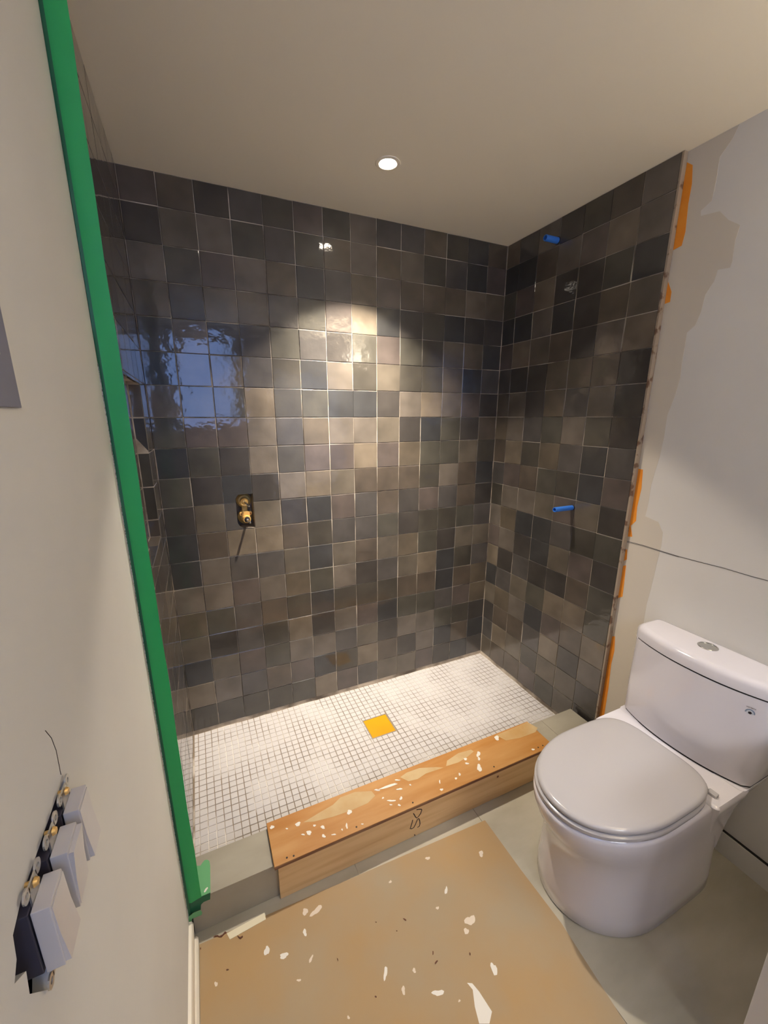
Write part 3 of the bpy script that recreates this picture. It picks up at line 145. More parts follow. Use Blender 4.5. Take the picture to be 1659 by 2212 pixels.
# ------------------------------------------------------------- helpers
def link(name, me, m=None, parent=None):
    if m is not None and not len(me.materials): me.materials.append(m)
    o = bpy.data.objects.new(name, me); C.objects.link(o)
    if parent is not None: o.parent = parent
    return o
def obj(name, bm, m, parent=None, smooth=False):
    bmesh.ops.recalc_face_normals(bm, faces=bm.faces)
    if parent is not None and parent.type == 'EMPTY' and parent.matrix_basis.translation.length > 0:
        bmesh.ops.translate(bm, verts=bm.verts, vec=-parent.matrix_basis.translation)
    me = bpy.data.meshes.new(name); bm.to_mesh(me); bm.free()
    if smooth:
        for p in me.polygons: p.use_smooth = True
        if smooth != 'all':
            me.set_sharp_from_angle(angle=math.radians(smooth if smooth is not True else 35))
    return link(name, me, m, parent)
def tag(o, label=None, cat=None, group=None, kind=None):
    if label: o['label'] = label
    if cat: o['category'] = cat
    if group: o['group'] = group
    if kind: o['kind'] = kind
    return o
def thing(name, loc, label, cat, group=None):
    o = bpy.data.objects.new(name, None); o.empty_display_size = 0.05; C.objects.link(o); o.location = loc
    return tag(o, label, cat, group)
def box(bm, x0, x1, y0, y1, z0, z1, bev=0):
    vs = [bm.verts.new((x, y, z)) for x in (x0, x1) for y in (y0, y1) for z in (z0, z1)]
    fs = [bm.faces.new([vs[i] for i in q]) for q in ((0, 1, 3, 2), (4, 6, 7, 5), (0, 4, 5, 1), (2, 3, 7, 6), (0, 2, 6, 4), (1, 5, 7, 3))]
    if bev:
        bm.normal_update(); bmesh.ops.recalc_face_normals(bm, faces=fs)
        bmesh.ops.bevel(bm, geom=list({e for f in fs for e in f.edges}), offset=bev, segments=2, profile=0.6, affect='EDGES')
    return bm
def nb(): return bmesh.new()
def frame_from(n):
    n = Vector(n).normalized(); a = Vector((0, 0, 1)) if abs(n.z) < 0.9 else Vector((1, 0, 0))
    u = a.cross(n).normalized(); return u, n.cross(u), n
def lathe(bm, c, n, prof, seg=28, cap=True):     # prof: (radius, height along n)
    u, v, n = frame_from(n); c = Vector(c); rings = []
    for r, h in prof:
        rings.append([bm.verts.new(c+n*h+(u*math.cos(2*math.pi*i/seg)+v*math.sin(2*math.pi*i/seg))*r) for i in range(seg)])
    for a, b_ in zip(rings, rings[1:]):
        for i in range(seg): bm.faces.new((a[i], a[(i+1) % seg], b_[(i+1) % seg], b_[i]))
    if cap:
        bm.faces.new(rings[0]); bm.faces.new(rings[-1])
    return bm
def loft(bm, rings, cap0=True, cap1=True):
    rr = [[bm.verts.new(p) for p in r] for r in rings]; n = len(rr[0])
    for a, b_ in zip(rr, rr[1:]):
        for i in range(n): bm.faces.new((a[i], a[(i+1) % n], b_[(i+1) % n], b_[i]))
    if cap0: bm.faces.new(rr[0])
    if cap1: bm.faces.new(rr[-1])
    return bm
def flat(bm, pts, axis, val, th):       # thin plate: pts in the plane, extruded by th along axis
    def P(a, b_, h):
        q = [a, b_]; q.insert(axis, val+h); return q
    lo = [bm.verts.new(P(a, b_, 0)) for a, b_ in pts]; hi = [bm.verts.new(P(a, b_, th)) for a, b_ in pts]; n = len(pts)
    f = bm.faces.new(hi)
    for i in range(n): bm.faces.new((lo[i], lo[(i+1) % n], hi[(i+1) % n], hi[i]))
    bm.faces.new(lo[::-1])
    return bm
def stroke(pts, wd):                    # polyline -> ribbon outline in 2D
    L, Rr = [], []
    for i, p in enumerate(pts):
        a = pts[max(i-1, 0)]; c = pts[min(i+1, len(pts)-1)]
        dx, dy = c[0]-a[0], c[1]-a[1]; l = math.hypot(dx, dy) or 1; nx, ny = -dy/l*wd/2, dx/l*wd/2
        L.append((p[0]+nx, p[1]+ny)); Rr.append((p[0]-nx, p[1]-ny))
    return L, Rr
def ribbon(bm, pts, wd, axis, val, th):
    L, Rr = stroke(pts, wd)
    for i in range(len(pts)-1): flat(bm, [L[i], L[i+1], Rr[i+1], Rr[i]], axis, val, th)
    return bm
# ------------------------------------------------------------- setting: key planes
XL, XR, YF = X(-7.96), X(5.96), X(-6.83)         # tiled left / right faces, shower front line
XDL, XDR = X(-8.03), X(6.12)                     # drywall faces
ZC, ZS = Z(4.87), Z(-14.15)                      # ceiling, shower floor
YB = X(-21.0)                                    # wall behind the camera
GY = 0.003                                       # grout recess
def struct(name, bm, m, parent=None):
    o = obj(name, bm, m, parent)
    if parent is None: o['kind'] = 'structure'
    return o
# floor of the bathroom: slab + big pale tiles
fl = struct('floor', box(nb(), X(-8.6), X(6.7), YB-0.1, X(-5.9), -0.06, -0.002), fgrout)
for i, (x0, x1) in enumerate([(-8.02, -3.8), (-3.8, 0.3), (0.3, 6.11)]):
    for j, (y0, y1) in enumerate([(-13.6, -6.0), (-20.95, -13.6)]):
        obj('floor_tile', box(nb(), X(x0)+.001, X(x1)-.001, X(y0)+.001, X(y1)-.001, -0.012, 0.0), ftile, fl)
# shower floor: bed + mosaic
sf = struct('floor', box(nb(), X(-7.98), X(5.98), X(-5.9), X(0.02), -0.06, ZS-0.0022), fgrout)
MP = 0.235*U; MT = MP-0.0028
dx0, dx1, dy0, dy1 = X(-1.60), X(-0.54), X(-3.08), X(-2.03)
cells = []
i = 0; xs = [XL+0.002]
x = XL+0.7*MP
while x < XR-0.002: xs.append(x); x += MP
xs.append(XR-0.002)
ys = [X(-5.85)]; y = X(-5.85)+0.9*MP
while y < -0.001: ys.append(y); y += MP
ys.append(-0.001)
for a, b_ in zip(xs, xs[1:]):
    for c, d in zip(ys, ys[1:]):
        if b_-a < 0.004 or d-c < 0.004: continue
        x0, x1, y0, y1 = a, b_, c, d
        if x1 > dx0 and x0 < dx1 and y1 > dy0 and y0 < dy1:
            parts = []
            if x0 < dx0: parts.append((x0, dx0, y0, y1))
            if x1 > dx1: parts.append((dx1, x1, y0, y1))
            m0, m1 = max(x0, dx0), min(x1, dx1)
            if y0 < dy0: parts.append((m0, m1, y0, dy0))
            if y1 > dy1: parts.append((m0, m1, dy1, y1))
            cells += [q for q in parts if q[1]-q[0] > .004 and q[3]-q[2] > .004]
            continue
        cells.append((x0, x1, y0, y1))
cl = M.translation
vis = [q for q in cells if q[2] > X(-4.95) or (q[2] > X(-5.2) and q[0] < X(-6))]
vis.sort(key=lambda q: ((q[0]+q[1])/2-cl.x)**2+((q[2]+q[3])/2-cl.y)**2)
near = set(vis[:300])
def chip(w, h):
    bm = nb(); e = 0.0009; t = 0.004; rs = [[(-w/2, -h/2, 0), (w/2, -h/2, 0), (w/2, h/2, 0), (-w/2, h/2, 0)], [(-w/2, -h/2, t-e), (w/2, -h/2, t-e), (w/2, h/2, t-e), (-w/2, h/2, t-e)], [(-w/2+e, -h/2+e, t), (w/2-e, -h/2+e, t), (w/2-e, h/2-e, t), (-w/2+e, h/2-e, t)]]
    loft(bm, rs, False, True); return bm
cache = {}
def chip_mesh(w, h):
    k = (round(w, 4), round(h, 4))
    if k not in cache:
        bm = chip(*k); me = bpy.data.meshes.new('mosaic_tile'); bm.to_mesh(me); bm.free(); me.materials.append(mosm); cache[k] = me
    return cache[k]
rest = nb(); g = MP-MT
for q in cells:
    w, h = q[1]-q[0]-g, q[3]-q[2]-g
    if w < 0.003 or h < 0.003: continue
    cx, cy = (q[0]+q[1])/2+R.uniform(-.0004, .0004), (q[2]+q[3])/2+R.uniform(-.0004, .0004); cz = ZS-0.004+R.uniform(-.0003, .0002)
    if q in near:
        o = link('mosaic_tile', chip_mesh(w, h), None, sf); o.location = (cx, cy, cz); o.rotation_euler = (R.uniform(-.008, .008), R.uniform(-.008, .008), R.uniform(-.02, .02))
    else:
        c = chip(w, h); bmesh.ops.transform(c, matrix=Matrix.Translation((cx, cy, cz)) @ Matrix.Rotation(R.uniform(-.02, .02), 4, 'Z'), verts=c.verts)
        me = bpy.data.meshes.new('t'); c.to_mesh(me); c.free(); rest.from_mesh(me); bpy.data.meshes.remove(me)
ro = obj('mosaic_tiles', rest, mosm, sf); ro['kind'] = 'stuff'
# ceiling with the two lamp holes left whole: the lamps are surface trims
struct('ceiling', box(nb(), X(-8.6), X(6.7), YB-0.1, X(0.5), ZC, ZC+0.08), ceil_m)
# ------------------------------------------------------------- wall tiles
def tile_mesh(w, h, key=None):
    k = ('t', round(w, 4), round(h, 4))
    if k not in cache:
        t, e = 0.009, 0.0016; bm = nb(); a, c = w/2, h/2
        def rg(s, z): return [(-a+s, -c+s, z), (a-s, -c+s, z), (a-s, c-s, z), (-a+s, c-s, z)]
        loft(bm, [rg(0, -t), rg(0, -e), rg(e*0.35, -e*0.35), rg(e, 0)], False, True)
        bmesh.ops.recalc_face_normals(bm, faces=bm.faces)
        me = bpy.data.meshes.new('tile'); bm.to_mesh(me); bm.free(); me.materials.append(tilem); cache[k] = me
    return cache[k]
BAS = {'back': (Vector((1, 0, 0)), Vector((0, 0, 1)), Vector((0, -1, 0))), 'right': (Vector((0, 1, 0)), Vector((0, 0, 1)), Vector((-1, 0, 0))),
       'left': (Vector((0, -1, 0)), Vector((0, 0, 1)), Vector((1, 0, 0))), 'up': (Vector((1, 0, 0)), Vector((0, 1, 0)), Vector((0, 0, 1)))}
def place_tile(parent, basis, cx, cy, cz, w, h, wob=1.0):
    u, v, n = BAS[basis]
    o = link('tile', tile_mesh(w, h), None, parent)
    m = Matrix((u, v, n)).transposed().to_4x4(); m.translation = Vector((cx, cy, cz)) - n*R.uniform(0, .0009)*wob
    o.matrix_world = m @ Matrix.Rotation(R.gauss(0, .0040)*wob, 4, 'Z') @ Matrix.Rotation(R.gauss(0, .0045)*wob, 4, 'X') @ Matrix.Rotation(R.gauss(0, .0045)*wob, 4, 'Y')
    return o
def gap(): return R.choice((0.0012, 0.0020, 0.0026, 0.0030))
rows = [4.87] + [float(r) for r in range(4, -15, -1)]
rows_z = [(Z(b_), Z(a)) for a, b_ in zip(rows, rows[1:])]
# back wall: board with the valve hole
hx0, hx1, hz0, hz1 = X(-5.60), X(-5.0)+.001, Z(-5.98), Z(-4.70)
bm = nb()
for (a, b_, c, d) in [(X(-8.6), hx0, 0, ZC), (hx1, X(6.7), 0, ZC), (hx0, hx1, 0, hz0), (hx0, hx1, hz1, ZC)]: box(bm, a, b_, GY, 0.09, c, d)
box(bm, hx0-.02, hx1+.02, 0.09, 0.11, hz0-.02, hz1+.02)
wb = struct('wall_back', bm, grout)
cols_x = [(XL, X(-7))] + [(X(c), X(c+1)) for c in range(-7, 5)] + [(X(5), XR)]
def lshape(pts, name='tile'):
    bm = nb(); vs = [bm.verts.new((a, 0.0, b_)) for a, b_ in pts]; back = [bm.verts.new((a, 0.009, b_)) for a, b_ in pts]
    bm.faces.new(vs)
    for i in range(len(pts)): bm.faces.new((vs[i], vs[(i+1) % len(pts)], back[(i+1) % len(pts)], back[i]))
    return bm
for (x0, x1) in cols_x:
    for (z0, z1) in rows_z:
        g1, g2 = gap(), gap(); cx, cz = (x0+x1)/2, (z0+z1)/2
        if abs(x0-X(-6)) < 1e-6 and abs(z1-Z(-4)) < 1e-6:
            a = [(x0+.001, z0+.001), (hx0, z0+.001), (hx0, hz1-.018), (hx0+.012, hz1-.002), (hx0+.02, hz1), (x1-.001, hz1), (x1-.001, z1-.001), (x0+.001, z1-.001)]
            bm = lshape(a); me_o = obj('tile', bm, tilem, wb); me_o.location = (0, 0, 0)
        elif abs(x0-X(-6)) < 1e-6 and abs(z1-Z(-5)) < 1e-6:
            a = [(x0+.001, z0+.001), (x1-.001, z0+.001), (x1-.001, z0+.002), (hx0+.022, hz0+.002), (hx0+.010, hz0+.012), (hx0, hz0+.03), (hx0, z1-.001), (x0+.001, z1-.001)]
            obj('tile', lshape(a), tilem, wb)
        else:
            place_tile(wb, 'back', cx+R.uniform(-.0006, .0006), 0, cz+R.uniform(-.0006, .0006), x1-x0-g1, z1-z0-g2)
# right wall of the shower
wr = struct('wall_right', box(nb(), XR+GY, XR+0.12, X(-6.70), GY, 0, ZC), grout)
ycols = [(X(-.74), -.0005)] + [(X(-.74-k-1), X(-.74-k)) for k in range(5)] + [(X(-6.72), X(-5.74))]
for (y0, y1) in ycols:
    for (z0, z1) in rows_z:
        place_tile(wr, 'right', XR, (y0+y1)/2+R.uniform(-.0005, .0005), (z0+z1)/2+R.uniform(-.0005, .0005), y1-y0-gap(), z1-z0-gap())
obj('edge_trim', box(nb(), XR-.0005, XDR+.001, X(-6.79), X(-6.725), 0.0, ZC-.001, .001), trimm, wr)
# left wall of the shower, with its niche
ny0, ny1, nz0, nz1 = X(-4.57), X(-1.57), Z(-5.53), Z(-1.09); XN = X(-8.27)
bm = nb(); xb = XL-0.16; xg = XL-GY
for (a, b_, c, d) in [(YF, ny0, 0, ZC), (ny1, GY, 0, ZC), (ny0, ny1, 0, nz0-.009), (ny0, ny1, nz1+.009, ZC)]: box(bm, xb, xg, a, b_, c, d)
box(bm, xb, XN-.003, ny0, ny1, nz0-.009, nz1+.009)
wl = struct('wall_left', bm, grout)
def sub(r, hole):
    y0, y1, z0, z1 = r; a, b_, c, d = hole
    if y1 <= a or y0 >= b_ or z1 <= c or z0 >= d: return [r]
    out = []
    if y0 < a: out.append((y0, a, z0, z1))
    if y1 > b_: out.append((b_, y1, z0, z1))
    m0, m1 = max(y0, a), min(y1, b_)
    if z0 < c: out.append((m0, m1, z0, c))
    if z1 > d: out.append((m0, m1, d, z1))
    return out
lc = [(X(-.57), -.0005)] + [(X(-1.57-k), X(-.57-k)) for k in range(6)] + [(YF, X(-6.57))]
for (y0, y1) in lc:
    for (z0, z1) in rows_z:
        for q in sub((y0, y1, z0, z1), (ny0, ny1, nz0, nz1)):
            w_, h_ = q[1]-q[0]-gap(), q[3]-q[2]-gap()
            if w_ > .006 and h_ > .006: place_tile(wl, 'left', XL, (q[0]+q[1])/2, (q[2]+q[3])/2, w_, h_, .8)
nrows = [nz1] + [Z(-k) for k in (2, 3, 4, 5)] + [nz0]
for a, b_ in zip(nrows, nrows[1:]):
    place_tile(wl, 'back', (XL+XN)/2, ny1-.0005, (a+b_)/2, XL-XN-.003, a-b_-.0025, .5)
    for k in range(3): place_tile(wl, 'left', XN, ny0+(k+.5)*(ny1-ny0)/3, (a+b_)/2, (ny1-ny0)/3-.0025, a-b_-.0025, .5)
for k in range(3): place_tile(wl, 'up', (XL+XN)/2, ny0+(k+.5)*(ny1-ny0)/3, nz0, XL-XN-.003, (ny1-ny0)/3-.003, .3)
# plain drywall beyond the shower front
ex = (X(-12.72), X(-11.46), Z(-5.75), Z(-4.98))         # hole cut for the switch box
bm = nb(); x0, x1 = XDL-.16, XDL
jag = [(ex[0]+.012, ex[3]-.012), (ex[0]+.035, ex[3]-.004), (ex[1]-.03, ex[3]-.002), (ex[1]-.004, ex[3]-.004), (ex[1]-.006, ex[2]+.02), (ex[1]-.02, ex[2]+.006), (ex[0]+.05, ex[2]+.002), (ex[0]+.036, ex[2]-.020), (ex[0]+.026, ex[2]-.004), (ex[0]+.010, ex[2]+.022), (ex[0]+.014, ex[2]+.042), (ex[0]-.002, ex[2]+.056), (ex[0]+.008, ex[2]+.066)]
oy0, oy1, oz0, oz1 = ex[0]-.05, ex[1]+.05, ex[2]-.06, ex[3]+.05
for (a, b_, c, d) in [(YB, oy0, 0, ZC), (oy1, YF-.002, 0, ZC), (oy0, oy1, 0, oz0), (oy0, oy1, oz1, ZC)]: box(bm, x0, x1, a, b_, c, d)
# ring plate with the ragged opening
outer = [(oy0, oz0), (oy0, oz1), (oy1, oz1), (oy1, oz0)]
def ringplate(bm, outer, inner, xa, xb_):
    import mathutils
    loops = [[Vector((p[0], p[1], 0)) for p in outer], [Vector((p[0], p[1], 0)) for p in inner]]
    tris = mathutils.geometry.tessellate_polygon(loops); pts = outer+inner
    f = [bm.verts.new((xa, p[0], p[1])) for p in pts]
    for t in tris: bm.faces.new([f[i] for i in t])
    k = [bm.verts.new((xb_, p[0], p[1])) for p in inner]; n = len(inner); o = len(outer)
    for i in range(n): bm.faces.new((f[o+i], f[o+(i+1) % n], k[(i+1) % n], k[i]))
ringplate(bm, outer, jag, x1, x1-.013)
wld = struct('wall_left', bm, drywall)
# blue-black box behind the opening (five sides)
bm = nb(); a, b_, c, d = oy0+.001, oy1-.001, oz0+.001, oz1-.001
box(bm, x0+.06, x0+.065, a, b_, c, d); box(bm, x0+.065, x1-.014, a, a+.004, c, d); box(bm, x0+.065, x1-.014, b_-.004, b_, c, d); box(bm, x0+.065, x1-.014, a+.004, b_-.004, c, c+.004); box(bm, x0+.065, x1-.014, a+.004, b_-.004, d-.004, d)
obj('junction_box', bm, boxm, wld)
# thin crack running up from the box
bm = nb(); ribbon(bm, [(X(-11.52), Z(-4.93)), (X(-11.50), Z(-4.70)), (X(-11.53), Z(-4.55)), (X(-11.60), Z(-4.42))], .0006, 0, XDL, .0004); obj('pencil_mark', bm, inkm, wld)
# ragged bead beside the tape
bm = nb(); z = Z(-13.9)
while z < Z(-1.2):
    h = R.uniform(.01, .03); flat(bm, [(YF-.002, z), (YF-.002, z+h), (YF-.007-R.random()*.004, z+h), (YF-.006-R.random()*.006, z)], 0, XDL, .0012); z += h
obj('corner_bead', bm, mat('raw_plaster_edge', (0.42, 0.42, 0.40), 0.8, var=(160, (0.10, 0.10, 0.09), 0.45, 0.6)), wld)
# right drywall
bm = box(nb(), XDR, XDR+.12, YB, X(-6.70), 0, ZC); wrd = struct('wall_right', bm, drywall)
# compound band: left edge along the tile trim
cp = DATA['compound'][0]; cp = [(X(-6.80), ZC-.001), (cp[0][0], ZC-.001)] + cp[1:] + [(cp[-1][0], .10), (X(-6.80), .10)]
bm = nb(); flat(bm, cp, 0, XDR, -.0006); obj('joint_compound', bm, comp_m, wrd)
for q in DATA['orange']:
    q = [(min(a, X(-6.795)), b_) for a, b_ in q]
    bm = nb(); flat(bm, q, 0, XDR-.0006, -.0006); obj('primer_patch', bm, orange, wrd)
bm = nb(); ribbon(bm, DATA['pencil'][0], .0022, 0, XDR-.0006, -.0004)
ribbon(bm, [(a, b_-.004+.0006*i) for i, (a, b_) in enumerate(DATA['pencil'][0][:4])], .0014, 0, XDR-.0006, -.0004); obj('pencil_line', bm, mat('pencil', (.12, .11, .10), .8), wrd)
# wall behind the camera, with window
wy = YB; wx0, wx1, wz0, wz1 = X(-7.75), X(-2.7), Z(-2.7), Z(4.35)
bm = nb(); ox0, ox1, oz1 = X(-.4), X(5.9), 2.03
for (a, b_, c, d) in [(X(-8.6), wx0, 0, ZC), (wx1, ox0, 0, ZC), (wx0, wx1, 0, wz0), (wx0, wx1, wz1, ZC), (ox1, X(6.7), 0, ZC), (ox0, ox1, oz1, ZC)]: box(bm, a, b_, wy-.12, wy, c, d)
struct('wall_front', bm, mat('dark_unseen_wall', (0.10, 0.09, 0.085), 0.8))  # unseen wall coloured dark to keep the tile reflections dim
bm = nb(); t = .035
for (a, b_, c, d) in [(wx0, wx0+t, wz0, wz1), (wx1-t, wx1, wz0, wz1), (wx0+t, wx1-t, wz0, wz0+t), (wx0+t, wx1-t, wz1-t, wz1)]: box(bm, a, b_, wy-.07, wy-.02, c, d)
wi = struct('window_1', bm, white_trim)
obj('pane', box(nb(), wx0+t, wx1-t, wy-.048, wy-.044, wz0+t, wz1-t), glass, wi)
# doorway and unseen hall, added to let the fill light in
bm = nb()
for (a, b_, c, d) in [(ox0-.06, ox0, 0, oz1), (ox1, ox1+.06, 0, oz1), (ox0-.06, ox1+.06, oz1, oz1+.06)]: box(bm, a, b_, wy+.0005, wy+.018, c, d)
struct('trim_1', bm, white_trim)
hy = wy-.125; hx0_, hx1_ = X(-2.3), X(9.5)
struct('floor', box(nb(), hx0_, hx1_, hy-1.2, hy, -.05, -.002), ftile)
struct('ceiling', box(nb(), hx0_, hx1_, hy-1.2, hy, ZC, ZC+.05), ceil_m)
struct('wall_front', box(nb(), hx0_, hx1_, hy-1.3, hy-1.2, 0, ZC), mat('added_hall_paint', (.75, .75, .76), .8))
struct('wall_left', box(nb(), hx0_-.08, hx0_-.002, hy-1.2, hy, 0, ZC), drywall)
struct('wall_right', box(nb(), hx1_+.002, hx1_+.08, hy-1.2, hy, 0, ZC), drywall)
# baseboards
bm = nb(); ya, yb2 = YB, X(-6.95)
prof = [(0, 0), (.0165, 0), (.0165, .016), (.0125, .019), (.0125, .070), (.008, .080), (0, .082)]
def prof_bar(bm, prof, xb_, sgn, ya, yb_):
    loft(bm, [[(xb_+sgn*p, y_, z_) for p, z_ in prof] for y_ in (ya, yb_)])
prof_bar(bm, [(0, .02), (.010, .02), (.012, .070), (.008, .080), (0, .082)], XDL, 1, ya, yb2); bl = struct('baseboard_left', bm, white_trim)
bm = nb(); prof_bar(bm, [(0, 0), (.020, 0), (.020, .014), (.015, .021), (0, .021)], XDL, 1, ya, yb2-.006); obj('shoe_moulding', bm, white_trim, bl)
br = struct('baseboard_right', box(nb(), XDR-.011, XDR, YB, X(-8.95), 0, .092), drywall)
bm = nb(); box(bm, XDR-.0095, XDR-.0005, YB, X(-9.0), .092, .0945); obj('top_gap_shade', bm, seam, br)  # black strip, the gap's shade put into its colour
# ------------------------------------------------------------- curb and plywood cover
cy0, cy1, cz = X(-6.83), X(-5.77), Z(-13.25)
cu = thing('shower_curb', (0, (cy0+cy1)/2, 0), 'low pale stone-tiled curb across the shower entrance, mostly under plywood', 'curb')
obj('curb_core', box(nb(), XL+.002, X(5.80), cy0+.010, cy1-.010, 0, cz-.012), mat('cement_board', (.3, .27, .23), .9), cu)
for a, b_ in [(XL+.001, X(-2.5)), (X(-2.5), X(4.27)), (X(4.27), X(5.84))]:
    obj('top_slab', box(nb(), a+.0006, b_-.0006, cy0-.001, cy1, cz-.012, cz, .0012), slab, cu)
for a, b_ in [(XL+.001, X(-3.3)), (X(-3.3), X(1.4)), (X(1.4), X(5.84))]:
    obj('front_slab', box(nb(), a+.0006, b_-.0006, cy0, cy0+.010, .001, cz-.0125), slab, cu)
px0, px1, pz = X(-5.98), X(3.64), Z(-13.13)
pc = thing('plywood_cover', ((px0+px1)/2, X(-6.3), 0), 'splattered orange-brown plywood board box laid over the shower curb, marked in black pen', 'plywood cover')
obj('top_board', box(nb(), px0, px1, X(-6.965), X(-5.70), cz+.001, pz, .0012), plyw, pc)
obj('front_board', box(nb(), px0+.012, px1-.002, X(-6.945), X(-6.85), .002, cz+.0005), plyf, pc)
obj('board_edge', box(nb(), px0+.001, px1-.001, X(-6.965)-.0008, X(-6.965), cz+.002, pz-.002), plye, pc)
for q in DATA['top_patch']: obj('putty_patch', flat(nb(), q, 2, pz, .0002), putty, pc)
for q in DATA['top_splat']: obj('paint_spot', flat(nb(), q, 2, pz+.0002, .0008), paintw, pc)
for q in DATA['top_screw']: obj('screw', lathe(nb(), (q[0], q[1], pz), (0, 0, 1), [(.0032, 0), (.0032, .0006), (.001, .0002)], 10), darkm, pc)
k = DATA['knot'][0]; obj('knot', lathe(nb(), (k[0], X(-6.945), k[1]), (0, -1, 0), [(.0055, 0), (.005, .0006), (.002, .0007)], 12), plye, pc)
for q in DATA['ink']: tag(obj('pen_letter', ribbon(nb(), q, .0038, 1, X(-6.945), -.0004), inkm, pc), 'black pen letter written sideways')
# ------------------------------------------------------------- floor protection sheet, specks, tape
ft = .0025
sh = thing('floor_protection_sheet', (X(-3.7), X(-12), 0), 'stained tan hardboard sheet protecting the bathroom floor, spotted with paint', 'floor sheet')
obj('sheet', flat(nb(), [(X(-7.86), X(-7.10)), (X(.40), X(-7.42)), (X(.40), X(-9.0)), (X(.44), X(-10.35)), (X(.27), X(-12.2)), (X(.1), X(-19.8)), (X(-7.86), X(-19.8))], 2, .0003, ft-.0003), card, sh)
for i, q in enumerate(DATA['board_splat']): obj('paint_spot', flat(nb(), q, 2, ft, .0003), paintw if i in (0, 1, 4, 7, 10, 15, 3, 20) else faintw, sh)
for q in DATA['speck']: obj('dirt_speck', flat(nb(), q, 2, ft, .001), woodd, sh)
tag(obj('masking_tape', flat(nb(), DATA['edge_tape'][0], 2, ft+.0001, .0006), masking), 'short strip of cream masking tape on the floor sheet edge below the curb', 'tape')
for q, l in zip(DATA['torn'], ('larger torn dark brown paper scrap by the curb left end', 'smaller torn brown scrap on sheet right of the larger one')):
    tag(obj('torn_scrap', flat(nb(), q, 2, ft+.0001, .002), woodd), l, 'scrap', 'torn brown scraps by the curb')
# ------------------------------------------------------------- green tape
gt = thing('green_masking_tape', (X(-7.9), YF-.003, 0), 'long vertical green painter tape down the left wall edge, floor to ceiling', 'tape')
yf = YF-.004; bm = nb(); zb = Z(-13.22); N = 60; zs = [zb+(ZC-.002-zb)*i/N for i in range(N+1)]
rr = []
for z_ in zs:
    w1 = .0009*math.sin(z_*9)+.0006*math.sin(z_*23); w2 = .0012*math.sin(z_*6+1)
    pts = [(X(-7.975), yf-.0012), (X(-7.93)+w2, yf-.002-w2), (X(-7.80)+w2, yf-.001+w2), (X(-7.705)+w1, yf+w2*1.5)]
    rr.append([(a, b_, z_) for a, b_ in pts] + [(a, b_+.0006, z_) for a, b_ in pts[::-1]])
loft(bm, rr); tag(obj('tape_flap', bm, green, gt, 60), 'free-standing lighter green half of the tape')
bm = nb(); rr = []
for z_ in [Z(-13.9)]+zs:
    w1 = .0006*math.sin(z_*11)
    pts = [(X(-8.035)+w1, YF-.0035), (X(-8.02), yf-.002), (X(-7.975), yf-.0012)]
    rr.append([(a, b_, z_) for a, b_ in pts] + [(a, b_+.0008, z_) for a, b_ in pts[::-1]])
loft(bm, rr); tag(obj('tape_fold', bm, greend, gt, 60), 'darker green doubled edge of the tape')
g2 = thing('green_masking_tape', (X(-7.7), YF, 0), 'torn green tape piece folded over the left end of the curb', 'tape')
obj('top_piece', flat(nb(), DATA['tape_top'][0], 2, cz+.0002, .0006), greenp, g2)
obj('front_piece', flat(nb(), [(a, b_) for a, b_ in DATA['tape_front'][0]], 1, cy0-.0004, -.0008), greend, g2)  # same tape as the top piece, shade put into a darker green
obj('lower_flap', flat(nb(), DATA['tape_flap'][0], 1, cy0-.010, -.0006), greenp, g2)
tag(obj('paper_chip', flat(nb(), DATA['scrap'][0], 2, cz+.0009, .001), paintw), 'tiny white chip stuck on the green tape over the curb', 'chip')
# ------------------------------------------------------------- drain cover
dr = thing('drain_cover', ((dx0+dx1)/2, (dy0+dy1)/2, ZS-.004), 'square yellow plastic drain cover set in the white mosaic floor', 'drain cover')
obj('plate', box(nb(), dx0+.004, dx1-.004, dy0+.004, dy1-.004, ZS-.004, ZS-.0006, .0008), yel, dr)
bm = nb(); t = .0028
for (a, b_, c, d) in [(dx0, dx1, dy0, dy0+t), (dx0, dx1, dy1-t, dy1), (dx0, dx0+t, dy0+t, dy1-t), (dx1-t, dx1, dy0+t, dy1-t)]: box(bm, a, b_, c, d, ZS-.004, ZS-.0002)
obj('frame', bm, mat('grey_drain_frame', (.40, .36, .30), .45, .5), dr)
# ------------------------------------------------------------- valve in the back wall
vx, vzU, vzL = X(-5.27), Z(-5.02), Z(-5.66)
v = thing('shower_valve', (vx, .06, (vzU+vzL)/2), 'brass rough-in shower valve showing through the cut hole in the black tile', 'valve')
bm = nb(); lathe(bm, (vx, .085, vzU), (0, -1, 0), [(.034, 0), (.034, .02), (.026, .03), (.019, .03), (.019, .06), (.0165, .063)]); lathe(bm, (vx, .085, vzL), (0, -1, 0), [(.034, 0), (.034, .02), (.02, .034)])
box(bm, vx-.012, vx+.012, .05, .085, vzL, vzU); obj('valve_body', bm, brassb, v, 35)
bm = nb(); lathe(bm, (vx-.003, .024, vzU), (0, -1, 0), [(.0185, 0), (.0185, .006), (.0165, .008), (.012, .007), (.008, .009)]); obj('upper_cartridge', bm, brass, v, 35)
bm = nb(); lathe(bm, (vx-.001, .018, vzU), (.35, -1, -.35), [(.0048, 0), (.0044, .040), (.003, .045)], 14); obj('upper_stem', bm, chrome, v, 35)
bm = nb(); lathe(bm, (vx+.002, .030, vzL), (0, -1, 0), [(.018, 0), (.018, .022), (.0165, .026), (.013, .026), (.012, .012)]); obj('lower_sleeve', bm, brass, v, 35)
bm = nb(); lathe(bm, (vx+.002, .010, vzL), (0, -1, 0), [(.0128, 0), (.0128, .0065), (.008, .007)]); obj('rubber_seal', bm, rubber, v, 35)
